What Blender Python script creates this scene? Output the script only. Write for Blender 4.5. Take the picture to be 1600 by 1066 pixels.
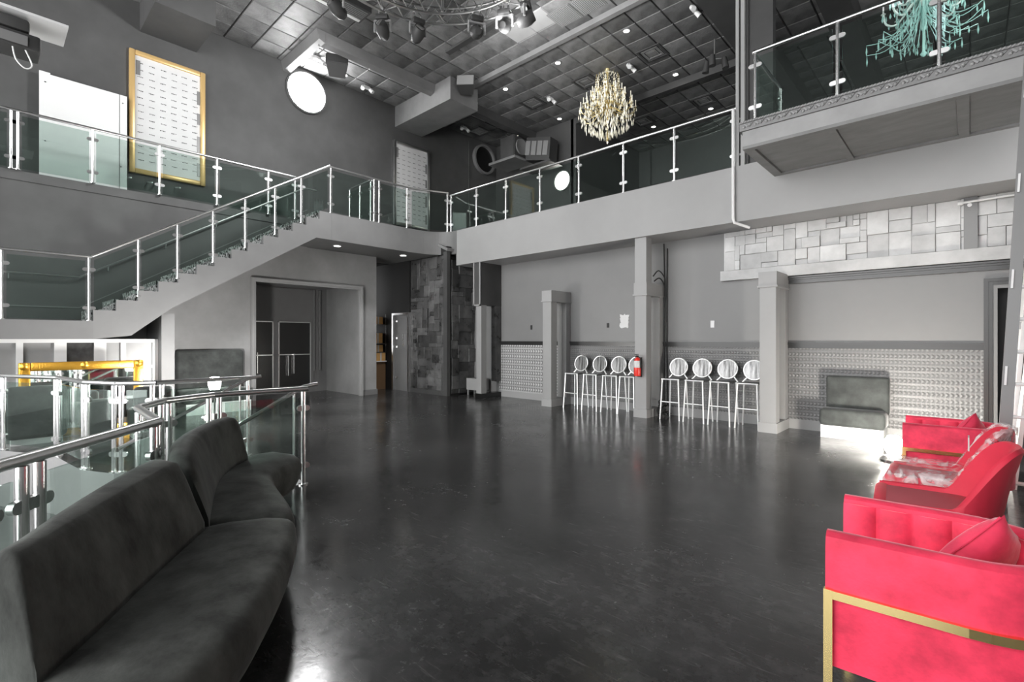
import bpy, bmesh, math, random
from mathutils import Vector, Matrix
random.seed(7)
for o in list(bpy.data.objects): bpy.data.objects.remove(o)
scene = bpy.context.scene
C = scene.collection

# ---------------------------------------------------------------- camera
cam = bpy.data.cameras.new('camera'); cam_o = bpy.data.objects.new('camera', cam); C.objects.link(cam_o)
cam.sensor_width = 36.0; cam.lens = 769.43 / 1600 * 36; cam.shift_y = -3 / 1600; cam.clip_start = .05; cam.clip_end = 200
cam_o.location = (0, 0, 1.5); cam_o.rotation_euler = (math.radians(90), 0, math.radians(90 - 47.1))
scene.camera = cam_o
# ---------------------------------------------------------------- world and exposure
w = bpy.data.worlds.new('world'); scene.world = w; w.use_nodes = True
bg = w.node_tree.nodes['Background']; bg.inputs[0].default_value = (1, 1, 1, 1); bg.inputs[1].default_value = 2.6
scene.view_settings.view_transform = 'Standard'; scene.view_settings.look = 'None'
scene.view_settings.exposure = 1.5; scene.view_settings.gamma = 1.0; scene.view_settings.use_curve_mapping = False
def spot(name, loc, tgt, power, ang=70, r=.35, blend=.6):
    l = bpy.data.lights.new(name, 'SPOT'); l.energy = power; l.spot_size = math.radians(ang); l.spot_blend = blend; l.shadow_soft_size = r
    o = bpy.data.objects.new(name, l); C.objects.link(o); o.location = loc
    o.rotation_euler = (Vector(tgt) - Vector(loc)).to_track_quat('-Z', 'Y').to_euler(); return o
# added fill spots at the truss heads, brightening the left wall and ceiling
spot('truss_fill', (-7.9, 5.0, 6.95), (-12.0, 4.0, 5.0), 420, 130)
spot('truss_fill', (-6.15, 6.4, 6.95), (-6, 11.0, 8.6), 340, 130)

# ================================================================ materials
MATS = {}
def P(m): return m.node_tree.nodes['Principled BSDF']
def mat(name, col, rough=.6, metal=0., var=0., vscale=3., bump=0., bscale=40., sheen=0., coat=0., spec=.5, vdetail=4, stretch=None, objrand=0., rvar=0., vr=.22):
    m = bpy.data.materials.new(name); m.use_nodes = True; MATS[name] = m
    b = P(m); nt = m.node_tree; N = nt.nodes; L = nt.links
    if isinstance(col, (int, float)): col = (col, col, col)
    b.inputs['Base Color'].default_value = (*col, 1); b.inputs['Roughness'].default_value = rough; b.inputs['Metallic'].default_value = metal
    b.inputs['Specular IOR Level'].default_value = spec
    if sheen: b.inputs['Sheen Weight'].default_value = sheen; b.inputs['Sheen Roughness'].default_value = .35
    if coat: b.inputs['Coat Weight'].default_value = coat; b.inputs['Coat Roughness'].default_value = .08
    if var or bump or rvar:
        tc = N.new('ShaderNodeTexCoord'); mp = N.new('ShaderNodeMapping'); L.new(tc.outputs['Object'], mp.inputs[0])
        if stretch: mp.inputs['Scale'].default_value = stretch
    if var or rvar:
        n = N.new('ShaderNodeTexNoise'); n.inputs['Scale'].default_value = vscale; n.inputs['Detail'].default_value = vdetail; n.inputs['Roughness'].default_value = .62
        L.new(mp.outputs[0], n.inputs['Vector'])
    if rvar:
        mr = N.new('ShaderNodeMapRange'); mr.inputs[1].default_value = .3; mr.inputs[2].default_value = .7
        mr.inputs[3].default_value = max(0.02, rough - rvar); mr.inputs[4].default_value = rough + rvar
        L.new(n.outputs[0], mr.inputs[0]); L.new(mr.outputs[0], b.inputs['Roughness'])
    if var or objrand:
        mr = N.new('ShaderNodeMapRange'); mr.inputs[1].default_value = .5 - vr; mr.inputs[2].default_value = .5 + vr
        mr.inputs[3].default_value = 1 - var; mr.inputs[4].default_value = 1 + var
        if var: L.new(n.outputs[0], mr.inputs[0])
        else: mr.inputs[0].default_value = .5
        val = mr.outputs[0]
        if objrand:
            oi = N.new('ShaderNodeObjectInfo'); m2 = N.new('ShaderNodeMapRange'); m2.inputs[3].default_value = 1 - objrand; m2.inputs[4].default_value = 1 + objrand
            L.new(oi.outputs['Random'], m2.inputs[0]); mu = N.new('ShaderNodeMath'); mu.operation = 'MULTIPLY'
            L.new(val, mu.inputs[0]); L.new(m2.outputs[0], mu.inputs[1]); val = mu.outputs[0]
        vm = N.new('ShaderNodeVectorMath'); vm.operation = 'SCALE'; vm.inputs[0].default_value = col; L.new(val, vm.inputs['Scale']); L.new(vm.outputs[0], b.inputs['Base Color'])
    if bump:
        n2 = N.new('ShaderNodeTexNoise'); n2.inputs['Scale'].default_value = bscale; n2.inputs['Detail'].default_value = 3; L.new(mp.outputs[0], n2.inputs['Vector'])
        bp = N.new('ShaderNodeBump'); bp.inputs['Strength'].default_value = bump; bp.inputs['Distance'].default_value = .02
        L.new(n2.outputs[0], bp.inputs['Height']); L.new(bp.outputs[0], b.inputs['Normal'])
    return m
def emit(name, col, s):
    m = bpy.data.materials.new(name); m.use_nodes = True; MATS[name] = m
    b = P(m); b.inputs['Base Color'].default_value = (*col, 1); b.inputs['Emission Color'].default_value = (*col, 1); b.inputs['Emission Strength'].default_value = s
def glass(name, tint, refl=.5, ior=1.5):
    m = bpy.data.materials.new(name); m.use_nodes = True; MATS[name] = m; nt = m.node_tree; N = nt.nodes; L = nt.links
    N.remove(P(m)); out = N['Material Output']
    t = N.new('ShaderNodeBsdfTransparent'); t.inputs[0].default_value = (*tint, 1)
    g = N.new('ShaderNodeBsdfGlossy'); g.inputs['Roughness'].default_value = .02; g.inputs[0].default_value = (.92, 1, .965, 1)
    f = N.new('ShaderNodeFresnel'); ge = N.new('ShaderNodeNewGeometry'); io = N.new('ShaderNodeMapRange')   # same index seen from either side of the pane
    io.inputs[3].default_value = ior; io.inputs[4].default_value = 1 / ior; L.new(ge.outputs['Backfacing'], io.inputs[0]); L.new(io.outputs[0], f.inputs[0])
    mx = N.new('ShaderNodeMixShader'); L.new(f.outputs[0], mx.inputs[0]); L.new(t.outputs[0], mx.inputs[1]); L.new(g.outputs[0], mx.inputs[2]); L.new(mx.outputs[0], out.inputs[0])

mat('left_paint', .062, .62, var=.22, vscale=1.1, bump=.04, bscale=6)
mat('stair_paint', .125, .55, var=.12, vscale=1.3)
mat('recess_paint', .22, .55, var=.15, vscale=1.5)
mat('back_paint', .17, .5, var=.08, vscale=.9, rvar=.06)
mat('fascia_paint', .27, .55, var=.07, vscale=.8)
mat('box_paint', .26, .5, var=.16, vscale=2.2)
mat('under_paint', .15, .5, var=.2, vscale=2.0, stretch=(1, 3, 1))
mat('upper_wall', .05, .7, var=.15, vscale=1)
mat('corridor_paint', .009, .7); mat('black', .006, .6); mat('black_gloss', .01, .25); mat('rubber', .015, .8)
mat('grid_black', .018, .7)
mat('tile_paint', .13, .62, var=.75, vscale=1.4, bump=.35, bscale=26, objrand=.28, vdetail=8)
mat('panel_tile', .34, .6, var=.08, vscale=2)
mat('beam_paint', .16, .6, var=.15, vscale=2)
mat('beam_dark', .045, .6, var=.2, vscale=2)
mat('pier_paint', .25, .5, var=.05, vscale=1.5)
mat('moulding', .02, .3)
mat('trim_grey', .16, .4)
mat('stone_dark', .065, .34, var=.5, vscale=4, bump=.3, bscale=14, objrand=.55, rvar=.12)
mat('stone_light', .46, .55, var=.18, vscale=3, bump=.12, bscale=12, objrand=.14)
mat('chrome', .9, .2, 1.); mat('stool_metal', .95, .42, .85); mat('steel', .62, .30, 1., bump=0); mat('dark_steel', .25, .3, 1.)
mat('gold_frame', (.78, .42, .06), .28, .9, bump=.25, bscale=60)
mat('gold', (.86, .68, .30), .2, 1.)
mat('poster_gold', (.62, .42, .18), .35, .4)
mat('white', .66, .5); mat('white_soft', .6, .6, var=.04, vscale=1); mat('paper', .55, .7, var=.05, vscale=2)
mat('ink', .03, .7); mat('pale_pane', .26, .35, var=.12, vscale=2); mat('dark_pane', .06, .15, var=.5, vscale=5)
mat('velvet', (.058, .061, .057), .8, var=.5, vscale=4.5, vr=.16, bump=.07, bscale=70, sheen=.12, spec=.15, vdetail=9, stretch=(1, 1, .6))
mat('booth_velvet', (.048, .052, .050), .75, var=.4, vscale=4, bump=.1, bscale=80, sheen=.25, spec=.2)
mat('red_velvet', (.70, .040, .088), .62, var=.34, vscale=6, bump=.06, bscale=90, sheen=.6, spec=.25, vdetail=6)
P(MATS['red_velvet']).inputs['Sheen Tint'].default_value = (1, .5, .55, 1)
mat('red_fabric', (.60, .028, .058), .6, var=.08, vscale=5, sheen=.4, spec=.3)
P(MATS['red_fabric']).inputs['Sheen Tint'].default_value = (1, .3, .3, 1)
mat('mauve_seat', (.48, .09, .11), .7)
mat('cushion', (.70, .045, .10), .6, var=.2, vscale=6, bump=.15, bscale=18, sheen=.5, spec=.25)
mat('gloss_red', (.65, .03, .02), .3); mat('cardboard', (.62, .36, .13), .8, var=.12, vscale=6); mat('brown_wood', (.13, .075, .035), .6)
mat('pit_floor', .15, .45, var=.15, vscale=2); mat('pit_wall', .24, .5, var=.1, vscale=2)
mat('crystal', (.92, .88, .74), .12, 0, spec=1.0); mat('warm_metal', (.86, .72, .38), .25, .8)
mat('teal_crystal', (.46, .72, .69), .15, 0, spec=.8); mat('pale_teal', (.74, .82, .80), .3)
mat('cabinet', .035, .55); mat('speaker_grey', .34, .6, bump=.1, bscale=120); mat('fixture_grey', .30, .35, .3)
mat('seat_pad', .05, .4); mat('ladder_grey', .16, .45, .3); mat('mirror', .85, .03, 1.)
mat('stool_disc', .16, .3, .55, var=.9, vscale=9, bump=.4, bscale=5, stretch=(3, 1, .35))
emit('disc_light', (1, 1, 1), 26); emit('lamp_glow', (1, .95, .86), 180); emit('downlight_glow', (1, .97, .9), 5); emit('led_glow', (1, .98, .95), 330)
glass('glass', (.77, .83, .805)); glass('dark_glass', (.35, .36, .36)); glass('clear_glass', (.8, .84, .83))

def floor_mat():
    m = mat('floor_mat', .02, .22); nt = m.node_tree; N = nt.nodes; L = nt.links; b = P(m)
    tc = N.new('ShaderNodeTexCoord')
    def noise(sc, det, rg=.6, st=None):
        n = N.new('ShaderNodeTexNoise'); n.inputs['Scale'].default_value = sc; n.inputs['Detail'].default_value = det; n.inputs['Roughness'].default_value = rg
        mp = N.new('ShaderNodeMapping'); L.new(tc.outputs['Object'], mp.inputs[0]); L.new(mp.outputs[0], n.inputs['Vector'])
        if st: mp.inputs['Scale'].default_value = st[0]; mp.inputs['Rotation'].default_value = (0, 0, st[1])
        return n.outputs[0]
    def rng(s, a, b_, c, d):
        r = N.new('ShaderNodeMapRange'); r.inputs[1].default_value = a; r.inputs[2].default_value = b_; r.inputs[3].default_value = c; r.inputs[4].default_value = d
        L.new(s, r.inputs[0]); return r.outputs[0]
    def add(a, b_, op='ADD'):
        mth = N.new('ShaderNodeMath'); mth.operation = op; L.new(a, mth.inputs[0]); L.new(b_, mth.inputs[1]); return mth.outputs[0]
    big = rng(noise(.8, 6), .35, .7, .016, .052)
    fine = rng(noise(9, 8, .7), .46, .8, 0, .034)
    scr1 = rng(noise(3.2, 5, .75, ((1, 9, 1), .5)), .585, .70, 0, .05); scr2 = rng(noise(3.0, 5, .75, ((1, 12, 1), -.7)), .60, .71, 0, .045)
    dots = rng(noise(70, 2, .5), .74, .78, 0, .10)
    col = add(add(add(add(big, fine), scr1), scr2), dots)
    cb = N.new('ShaderNodeCombineColor'); 
    for i in range(3): L.new(col, cb.inputs[i])
    L.new(cb.outputs[0], b.inputs['Base Color'])
    L.new(add(rng(noise(1.1, 6, .65),   .3, .7, .10, .24), rng(noise(14, 6, .7), .4, .7, 0, .10)), b.inputs['Roughness'])
    b.inputs['Specular IOR Level'].default_value = .5
    bp = N.new('ShaderNodeBump'); bp.inputs['Strength'].default_value = .065; bp.inputs['Distance'].default_value = .01
    L.new(noise(6, 7, .65), bp.inputs['Height']); L.new(bp.outputs[0], b.inputs['Normal'])
floor_mat()

def wain_mat(name, c0, c1, k, bw=.6):
    """embossed wallpaper: rows of scrolls on a regular lattice, as relief and a slight two-tone print"""
    m = mat(name, c0, .42); nt = m.node_tree; N = nt.nodes; L = nt.links; b = P(m)
    tc = N.new('ShaderNodeTexCoord'); sp = N.new('ShaderNodeSeparateXYZ'); L.new(tc.outputs['Object'], sp.inputs[0])
    def mth(op, a, bb=None):
        n = N.new('ShaderNodeMath'); n.operation = op
        for i, v in enumerate((a, bb)):
            if v is None: continue
            if isinstance(v, (int, float)): n.inputs[i].default_value = v
            else: L.new(v, n.inputs[i])
        return n.outputs[0]
    x, z = sp.outputs[0], sp.outputs[2]
    a = mth('SINE', mth('MULTIPLY', x, k)); c = mth('SINE', mth('MULTIPLY', z, k * 1.15))
    d = mth('MULTIPLY', a, c)
    e = mth('SINE', mth('ADD', mth('MULTIPLY', x, k * 2), mth('MULTIPLY', c, 1.6)))
    band = mth('MULTIPLY', mth('ADD', mth('SINE', mth('MULTIPLY', z, 2 * math.pi / .17)), 1), .5)
    hgt = mth('MULTIPLY', mth('ADD', mth('ABSOLUTE', d), mth('MULTIPLY', e, .35)), mth('ADD', mth('MULTIPLY', band, bw), 1 - bw))
    bp = N.new('ShaderNodeBump'); bp.inputs['Strength'].default_value = .6; bp.inputs['Distance'].default_value = .010; L.new(hgt, bp.inputs['Height']); L.new(bp.outputs[0], b.inputs['Normal'])
    mx = N.new('ShaderNodeMix'); mx.data_type = 'RGBA'; mx.inputs[6].default_value = (c0, c0, c0, 1); mx.inputs[7].default_value = (c1, c1, c1, 1)
    mr = N.new('ShaderNodeMapRange'); mr.inputs[1].default_value = .1; mr.inputs[2].default_value = .8; L.new(hgt, mr.inputs[0]); L.new(mr.outputs[0], mx.inputs[0]); L.new(mx.outputs[2], b.inputs['Base Color'])
wain_mat('wainscot', .11, .19, 60); wain_mat('wainscot_light', .15, .46, 40, .25)

def carpet_mat():
    m = mat('carpet', .1, .95); nt = m.node_tree; N = nt.nodes; L = nt.links
    tc = N.new('ShaderNodeTexCoord'); v = N.new('ShaderNodeTexNoise'); v.inputs['Scale'].default_value = 22; v.inputs['Detail'].default_value = 2; L.new(tc.outputs['Object'], v.inputs['Vector'])
    r = N.new('ShaderNodeValToRGB'); r.color_ramp.elements[0].position = .47; r.color_ramp.elements[1].position = .53; r.color_ramp.elements[0].color = (.01, .01, .01, 1); r.color_ramp.elements[1].color = (.33, .33, .33, 1)
    L.new(v.outputs[0], r.inputs[0]); L.new(r.outputs[0], P(m).inputs['Base Color'])
carpet_mat()
def wrap_mat():
    m = bpy.data.materials.new('plastic_wrap'); m.use_nodes = True; MATS['plastic_wrap'] = m; nt = m.node_tree; N = nt.nodes; L = nt.links
    b = P(m); b.inputs['Base Color'].default_value = (.9, .88, .88, 1); b.inputs['Roughness'].default_value = .12
    tc = N.new('ShaderNodeTexCoord'); n = N.new('ShaderNodeTexNoise'); n.inputs['Scale'].default_value = 9; n.inputs['Detail'].default_value = 5; n.inputs['Distortion'].default_value = 1.5; L.new(tc.outputs['Object'], n.inputs['Vector'])
    bp = N.new('ShaderNodeBump'); bp.inputs['Strength'].default_value = 1; bp.inputs['Distance'].default_value = .03; L.new(n.outputs[0], bp.inputs['Height']); L.new(bp.outputs[0], b.inputs['Normal'])
    r = N.new('ShaderNodeMapRange'); r.inputs[1].default_value = .4; r.inputs[2].default_value = .62; r.inputs[3].default_value = .06; r.inputs[4].default_value = .5; L.new(n.outputs[0], r.inputs[0])
    t = N.new('ShaderNodeBsdfTransparent'); mx = N.new('ShaderNodeMixShader'); L.new(r.outputs[0], mx.inputs[0]); L.new(t.outputs[0], mx.inputs[1]); L.new(b.outputs[0], mx.inputs[2]); L.new(mx.outputs[0], N['Material Output'].inputs[0])
wrap_mat()

# ================================================================ mesh helpers
ORG = {}
class MB:
    def __init__(s): s.v = []; s.f = []
    def add(s, vs, fs):
        n = len(s.v); s.v += [tuple(p) for p in vs]; s.f += [[i + n for i in f] for f in fs]; return s
    def box(s, x0, x1, y0, y1, z0, z1):
        if x0 > x1: x0, x1 = x1, x0
        if y0 > y1: y0, y1 = y1, y0
        if z0 > z1: z0, z1 = z1, z0
        return s.add([(x0, y0, z0), (x1, y0, z0), (x1, y1, z0), (x0, y1, z0), (x0, y0, z1), (x1, y0, z1), (x1, y1, z1), (x0, y1, z1)],
                     [[0, 3, 2, 1], [4, 5, 6, 7], [0, 1, 5, 4], [1, 2, 6, 5], [2, 3, 7, 6], [3, 0, 4, 7]])
    def obox(s, c, ax, ay, az):
        c, ax, ay, az = map(Vector, (c, ax, ay, az)); vs = []
        for k in (-1, 1):
            for i, j in ((-1, -1), (1, -1), (1, 1), (-1, 1)): vs.append(c + ax * i + ay * j + az * k)
        return s.add(vs, [[0, 3, 2, 1], [4, 5, 6, 7], [0, 1, 5, 4], [1, 2, 6, 5], [2, 3, 7, 6], [3, 0, 4, 7]])
    def cyl(s, p0, p1, r, n=10, r1=None, cap=True):
        p0, p1 = Vector(p0), Vector(p1); d = (p1 - p0).normalized(); a = d.orthogonal().normalized(); b = d.cross(a); r1 = r if r1 is None else r1
        vs = [p0 + (a * math.cos(2 * math.pi * i / n) + b * math.sin(2 * math.pi * i / n)) * r for i in range(n)] + [p1 + (a * math.cos(2 * math.pi * i / n) + b * math.sin(2 * math.pi * i / n)) * r1 for i in range(n)]
        fs = [[i, (i + 1) % n, n + (i + 1) % n, n + i] for i in range(n)]
        if cap: fs += [list(range(n))[::-1], list(range(n, 2 * n))]
        return s.add(vs, fs)
    def tube(s, pts, r, n=8, closed=False):
        pts = [Vector(p) for p in pts]; rings = []; up = None; N = len(pts)
        for i, p in enumerate(pts):
            a = pts[i - 1] if (i or closed) else p; b = pts[(i + 1) % N] if (i < N - 1 or closed) else p
            d = (b - a).normalized()
            if up is None: up = d.orthogonal().normalized()
            up = (up - d * up.dot(d)).normalized(); q = d.cross(up)
            rings.append([p + (up * math.cos(2 * math.pi * k / n) + q * math.sin(2 * math.pi * k / n)) * r for k in range(n)])
        return s.loft(rings, closed=closed)
    def loft(s, rings, cap=True, closed=False):
        n = len(rings[0]); vs = [p for r in rings for p in r]; fs = []; R = len(rings)
        for i in range(R if closed else R - 1):
            for k in range(n): fs.append([i * n + k, i * n + (k + 1) % n, ((i + 1) % R) * n + (k + 1) % n, ((i + 1) % R) * n + k])
        if cap and not closed: fs += [list(range(n))[::-1], list(range((R - 1) * n, R * n))]
        return s.add(vs, fs)
    def lathe(s, prof, n=16, o=(0, 0, 0), M=None):
        M = M or Matrix.Identity(3); o = Vector(o); rings = []
        for r, z in prof: rings.append([o + M @ Vector((max(r, 1e-4) * math.cos(2 * math.pi * k / n), max(r, 1e-4) * math.sin(2 * math.pi * k / n), z)) for k in range(n)])
        return s.loft(rings, closed=prof[0][0] > .002 and prof[-1][0] > .002)
    def prism(s, poly, z0, z1, ax='z'):
        f = {'z': lambda p, h: (p[0], p[1], h), 'x': lambda p, h: (h, p[0], p[1]), 'y': lambda p, h: (p[0], h, p[1])}[ax]; n = len(poly)
        return s.add([f(p, z0) for p in poly] + [f(p, z1) for p in poly], [[i, (i + 1) % n, n + (i + 1) % n, n + i] for i in range(n)] + [list(range(n))[::-1], list(range(n, 2 * n))])
    def rbox(s, x0, x1, y0, y1, z0, z1, r=.03, seg=3):
        bm = bmesh.new(); bmesh.ops.create_cube(bm, size=1)
        for v in bm.verts: v.co = Vector(((x0 + x1) / 2 + v.co.x * (x1 - x0), (y0 + y1) / 2 + v.co.y * (y1 - y0), (z0 + z1) / 2 + v.co.z * (z1 - z0)))
        bmesh.ops.bevel(bm, geom=list(bm.edges), offset=r, segments=seg, profile=.5, affect='EDGES'); bm.verts.index_update()
        s.add([v.co.copy() for v in bm.verts], [[v.index for v in f.verts] for f in bm.faces]); bm.free(); return s
    def xf(s, M): s.v = [tuple(M @ Vector(p)) for p in s.v]; return s
    def build(s, name, m, parent=None, smooth=False):
        o = ORG.get(parent.name, Vector((0, 0, 0))) if parent else Vector((0, 0, 0))
        me = bpy.data.meshes.new(name); me.from_pydata([tuple(Vector(p) - o) for p in s.v], [], s.f)
        bm = bmesh.new(); bm.from_mesh(me); bmesh.ops.recalc_face_normals(bm, faces=bm.faces); bm.to_mesh(me); bm.free()
        if smooth:
            for p in me.polygons: p.use_smooth = True
            try: me.set_sharp_from_angle(angle=math.radians(40 if smooth is True else smooth))
            except Exception: pass
        me.materials.append(MATS[m]); ob = bpy.data.objects.new(name, me); C.objects.link(ob)
        if parent: ob.parent = parent
        ORG[ob.name] = o; return ob
def tag(o, label=None, cat=None, group=None, kind=None):
    if label: o['label'] = label
    if cat: o['category'] = cat
    if group: o['group'] = group
    if kind: o['kind'] = kind
    return o
def thing(name, label, cat, loc=(0, 0, 0), group=None):
    o = bpy.data.objects.new(name, None); C.objects.link(o); o.location = loc; o.empty_display_size = .1; ORG[o.name] = Vector(loc); return tag(o, label, cat, group)
def struct(name, mb, m, label=None, smooth=False): return tag(mb.build(name, m, None, smooth), label, None, None, 'structure')
def copy_tree(o, parent=None):
    c = o.copy(); C.objects.link(c); c.parent = parent
    for ch in list(o.children): copy_tree(ch, c)
    return c
def place(o, loc, rot=(0, 0, 0), label=None, sc=None):
    o.location = loc; o.rotation_euler = rot
    if label: o['label'] = label
    if sc: o.scale = sc
    return o
def cr(pts, n=6, closed=False):
    pts = [Vector(p) for p in pts]; out = []; N = len(pts)
    for i in range(N if closed else N - 1):
        g = (lambda k: pts[k % N]) if closed else (lambda k: pts[min(max(k, 0), N - 1)])
        a, b, c, d = g(i - 1), g(i), g(i + 1), g(i + 2)
        for k in range(n):
            t = k / n; out.append(.5 * ((2 * b) + (c - a) * t + (2 * a - 5 * b + 4 * c - d) * t * t + (3 * b - a - 3 * c + d) * t ** 3))
    if not closed: out.append(pts[-1])
    return out
CA, SA, FX = math.cos(math.radians(47.1)), math.sin(math.radians(47.1)), 769.43
def seen_dist(p):
    """distance along the view if the point could be inside the picture, else None (to leave out what the photograph shows nothing of)"""
    D = -CA * p[0] + SA * p[1]
    if D < .1: return None
    u = (SA * p[0] + CA * p[1]) / D * FX + 800; v = 530 - FX * (p[2] - 1.5) / D
    return D if -60 < u < 1660 and -60 < v < 1126 else None

# ================================================================ setting: floor, pit, walls, ceiling
ZF = 4.36; ZC = 8.6
PIT = [(-6.77, 2.36), (-6.77, 1.36), (-6.99, 1.0), (-7.47, .77), (-8.63, .63), (-9.62, .14), (-9.7, -4), (-2.7, -4), (-2.72, -.05), (-2.98, .17), (-3.7, .76), (-4.55, .84), (-4.86, 1.08), (-5.12, 1.5), (-5.05, 2.3)]
bm = bmesh.new()
def loop(bm, pts, z=0):
    vs = [bm.verts.new((p[0], p[1], z)) for p in pts]; return [bm.edges.new((vs[i], vs[(i + 1) % len(vs)])) for i in range(len(vs))]
ed = loop(bm, [(-14.6, -6), (1.6, -6), (1.6, 9.6), (-14.6, 9.6)]) + loop(bm, PIT)
bmesh.ops.triangle_fill(bm, edges=ed, use_beauty=True)
inside = lambda x, y: sum(((a[1] > y) != (b[1] > y)) and (x < (b[0] - a[0]) * (y - a[1]) / (b[1] - a[1]) + a[0]) for a, b in zip(PIT, PIT[1:] + PIT[:1])) % 2
bmesh.ops.delete(bm, geom=[f for f in bm.faces if inside(*f.calc_center_median().xy)], context='FACES_ONLY')
bmesh.ops.recalc_face_normals(bm, faces=bm.faces)
me = bpy.data.meshes.new('floor'); bm.to_mesh(me); bm.free(); me.materials.append(MATS['floor_mat'])
fl = bpy.data.objects.new('floor', me); C.objects.link(fl); tag(fl, 'glossy black scuffed concrete dance floor', None, None, 'structure')
m = MB(); n = len(PIT)
for i in range(n):
    a, b = PIT[i], PIT[(i + 1) % n]; m.add([(a[0], a[1], -.75), (b[0], b[1], -.75), (b[0], b[1], 0), (a[0], a[1], 0)], [[0, 1, 2, 3]])
struct('wall_pit', m, 'pit_wall', 'pale grey side walls of the sunken stairwell')
struct('floor_pit', MB().box(-9.8, -2.6, -4.2, 2.5, -.85, -.75), 'pit_floor', 'pale grey floor of the sunken area behind the glass railings')
st = thing('pit_stair', 'pale steps leading down between the two glass railings', 'stairs', (-5.9, 1.9, -.75))
for i in range(4): MB().box(-6.75, -5.08, 2.32 - .28 * (i + 1), 2.32 - .28 * i, -.75, -.15 * (i + 1)).build('step', 'pit_wall', st)

m = MB()   # left lower wall with the wide framed opening
m.box(-12.05, -11.85, -6, 4.13, 0, 4.19).box(-12.05, -11.85, 4.13, 5.4, 2.88, 4.19).box(-12.05, -11.85, 5.4, 6.87, 2.88, 3.74).box(-12.05, -11.85, 6.87, 7.32, 0, 3.74)
struct('wall_left', m, 'recess_paint', 'grey wall beneath the staircase')
struct('wall_left_upper', MB().box(-13.0, -12.8, -6, 13.1, ZF - .2, ZC + .1), 'left_paint', 'dark charcoal upper wall behind the left balcony')
m = MB().prism([(-6, 1.8), (1.3, 1.8), (5.4, 4.30), (5.4, ZF - .16), (-6, ZF - .16)], -11.85, -11.842, 'x')
struct('wall_left_stair', m, 'left_paint', 'dark wall rising beside the staircase up to the left balcony edge')
struct('wall_back', MB().box(-10.1, .21, 9.3, 9.5, 0, 3.6).box(.21, .95, 9.3, 9.5, 2.24, 3.6).box(.95, 1.6, 9.3, 9.5, 0, 3.6), 'back_paint', 'mid grey painted back wall behind the bar stools')
struct('wall_right', MB().box(.62, .8, -6, 8.0, 0, ZC).box(.8, 1.7, 7.85, 8.0, 0, 3.44).box(1.5, 1.7, 8.0, 9.5, 0, 3.44), 'back_paint', 'grey side wall just right of the camera')
struct('wall_back_upper', MB().box(-13, -9.3, 12.9, 13.1, ZF, ZC).box(-9.4, -9.2, 12.9, 17, ZF, ZC).box(-9.3, 3, 17, 17.2, ZF, ZC).box(2.9, 3.1, 8.5, 17, ZF, ZC), 'upper_wall', 'dark wall at the back of the upper floor')
# doorway at the far right of the back wall
t = tag(thing('door_2', 'dark doorway with stepped black frame at the right end of the back wall', None, (.55, 9.3, 0)), kind='structure')
for w_, d_ in ((.0, .05), (.045, .035), (.09, .02)):
    MB().box(.21 - .07 + w_, .21 - .025 + w_, 9.3 - d_, 9.31, 0, 2.32 - w_).box(.21 - .025 + w_, .95, 9.3 - d_, 9.31, 2.275 - w_, 2.32 - w_).build('door_frame', 'moulding' if w_ != .09 else 'trim_grey', t)
MB().box(.2, .98, 9.55, 9.6, 0, 2.3).build('dark_interior', 'black', t)
# ceiling: slab, tiles
struct('ceiling', MB().box(-13, 3.1, -6, 17.2, ZC, ZC + .15), 'grid_black', 'dark ceiling grid')
ceil = bpy.data.objects['ceiling']; ORG['ceiling'] = Vector((0, 0, 0))
PITCH = .61
tile_me = MB().add([(-.297, -.297, .0), (.297, -.297, .0), (.297, .297, .0), (-.297, .297, .0), (-.285, -.285, -.03), (.285, -.285, -.03), (.285, .285, -.03), (-.285, .285, -.03)],
                   [[0, 1, 2, 3], [4, 7, 6, 5], [0, 4, 5, 1], [1, 5, 6, 2], [2, 6, 7, 3], [3, 7, 4, 0]])
tproto = tile_me.build('ceiling_tile', 'tile_paint', ceil)
cells = []
for i in range(-3, 27):
    for j in range(0, 26):
        x = -12.8 + PITCH * (i + .5); y = 1.4 + PITCH * (j + .5)
        if x > 2.8 or (y > 12.8 and x < -9.4): continue
        if x < -12.75: continue
        d = seen_dist((x, y, ZC))
        if d: cells.append((d, x, y))
cells.sort(); rest = MB()
pale = {(8, 11), (9, 11)}
for k, (d, x, y) in enumerate(cells):
    if k < 300:
        o = tproto if k == 0 else tproto.copy()
        if k: C.objects.link(o)
        o.location = (x, y, ZC - .001)
        if abs(x + 7.7) < .3 and abs(y - 8.67) < .31 or abs(x + 7.09) < .3 and abs(y - 8.67) < .31:
            o.data = o.data.copy(); o.data.materials[0] = MATS['panel_tile']
    else: rest.box(x - .29, x + .29, y - .29, y + .29, ZC - .03, ZC)
if rest.v: tag(rest.build('far_ceiling_tiles', 'tile_paint', ceil), kind='stuff')

# ---- trims on the back wall
m = MB().box(-9.1, .14, 9.255, 9.3, 1.40, 1.445).box(-9.1, .14, 9.27, 9.3, 1.35, 1.40)
struct('trim_1', m, 'moulding', 'dark chair rail moulding along the back wall')
m = MB().box(-9.1, -7.05, 9.285, 9.3, .16, 1.35); struct('wall_wainscot_light', m, 'wainscot_light', 'pale embossed wainscot panel left of the stools')
m = MB().box(-7.05, .14, 9.285, 9.3, .16, 1.35); struct('wall_wainscot', m, 'wainscot', 'grey embossed wainscot wallpaper behind the stools')
struct('baseboard_back', MB().box(-9.1, .14, 9.27, 9.3, 0, .16), 'fascia_paint', 'grey baseboard along the back wall')
m = MB()
for k, (a, b, d) in enumerate(((2.52, 2.545, .09), (2.49, 2.52, .06), (2.45, 2.49, .04), (2.43, 2.45, .055))): m.box(-2.3, .62, 9.3 - d, 9.3, a, b)
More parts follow.
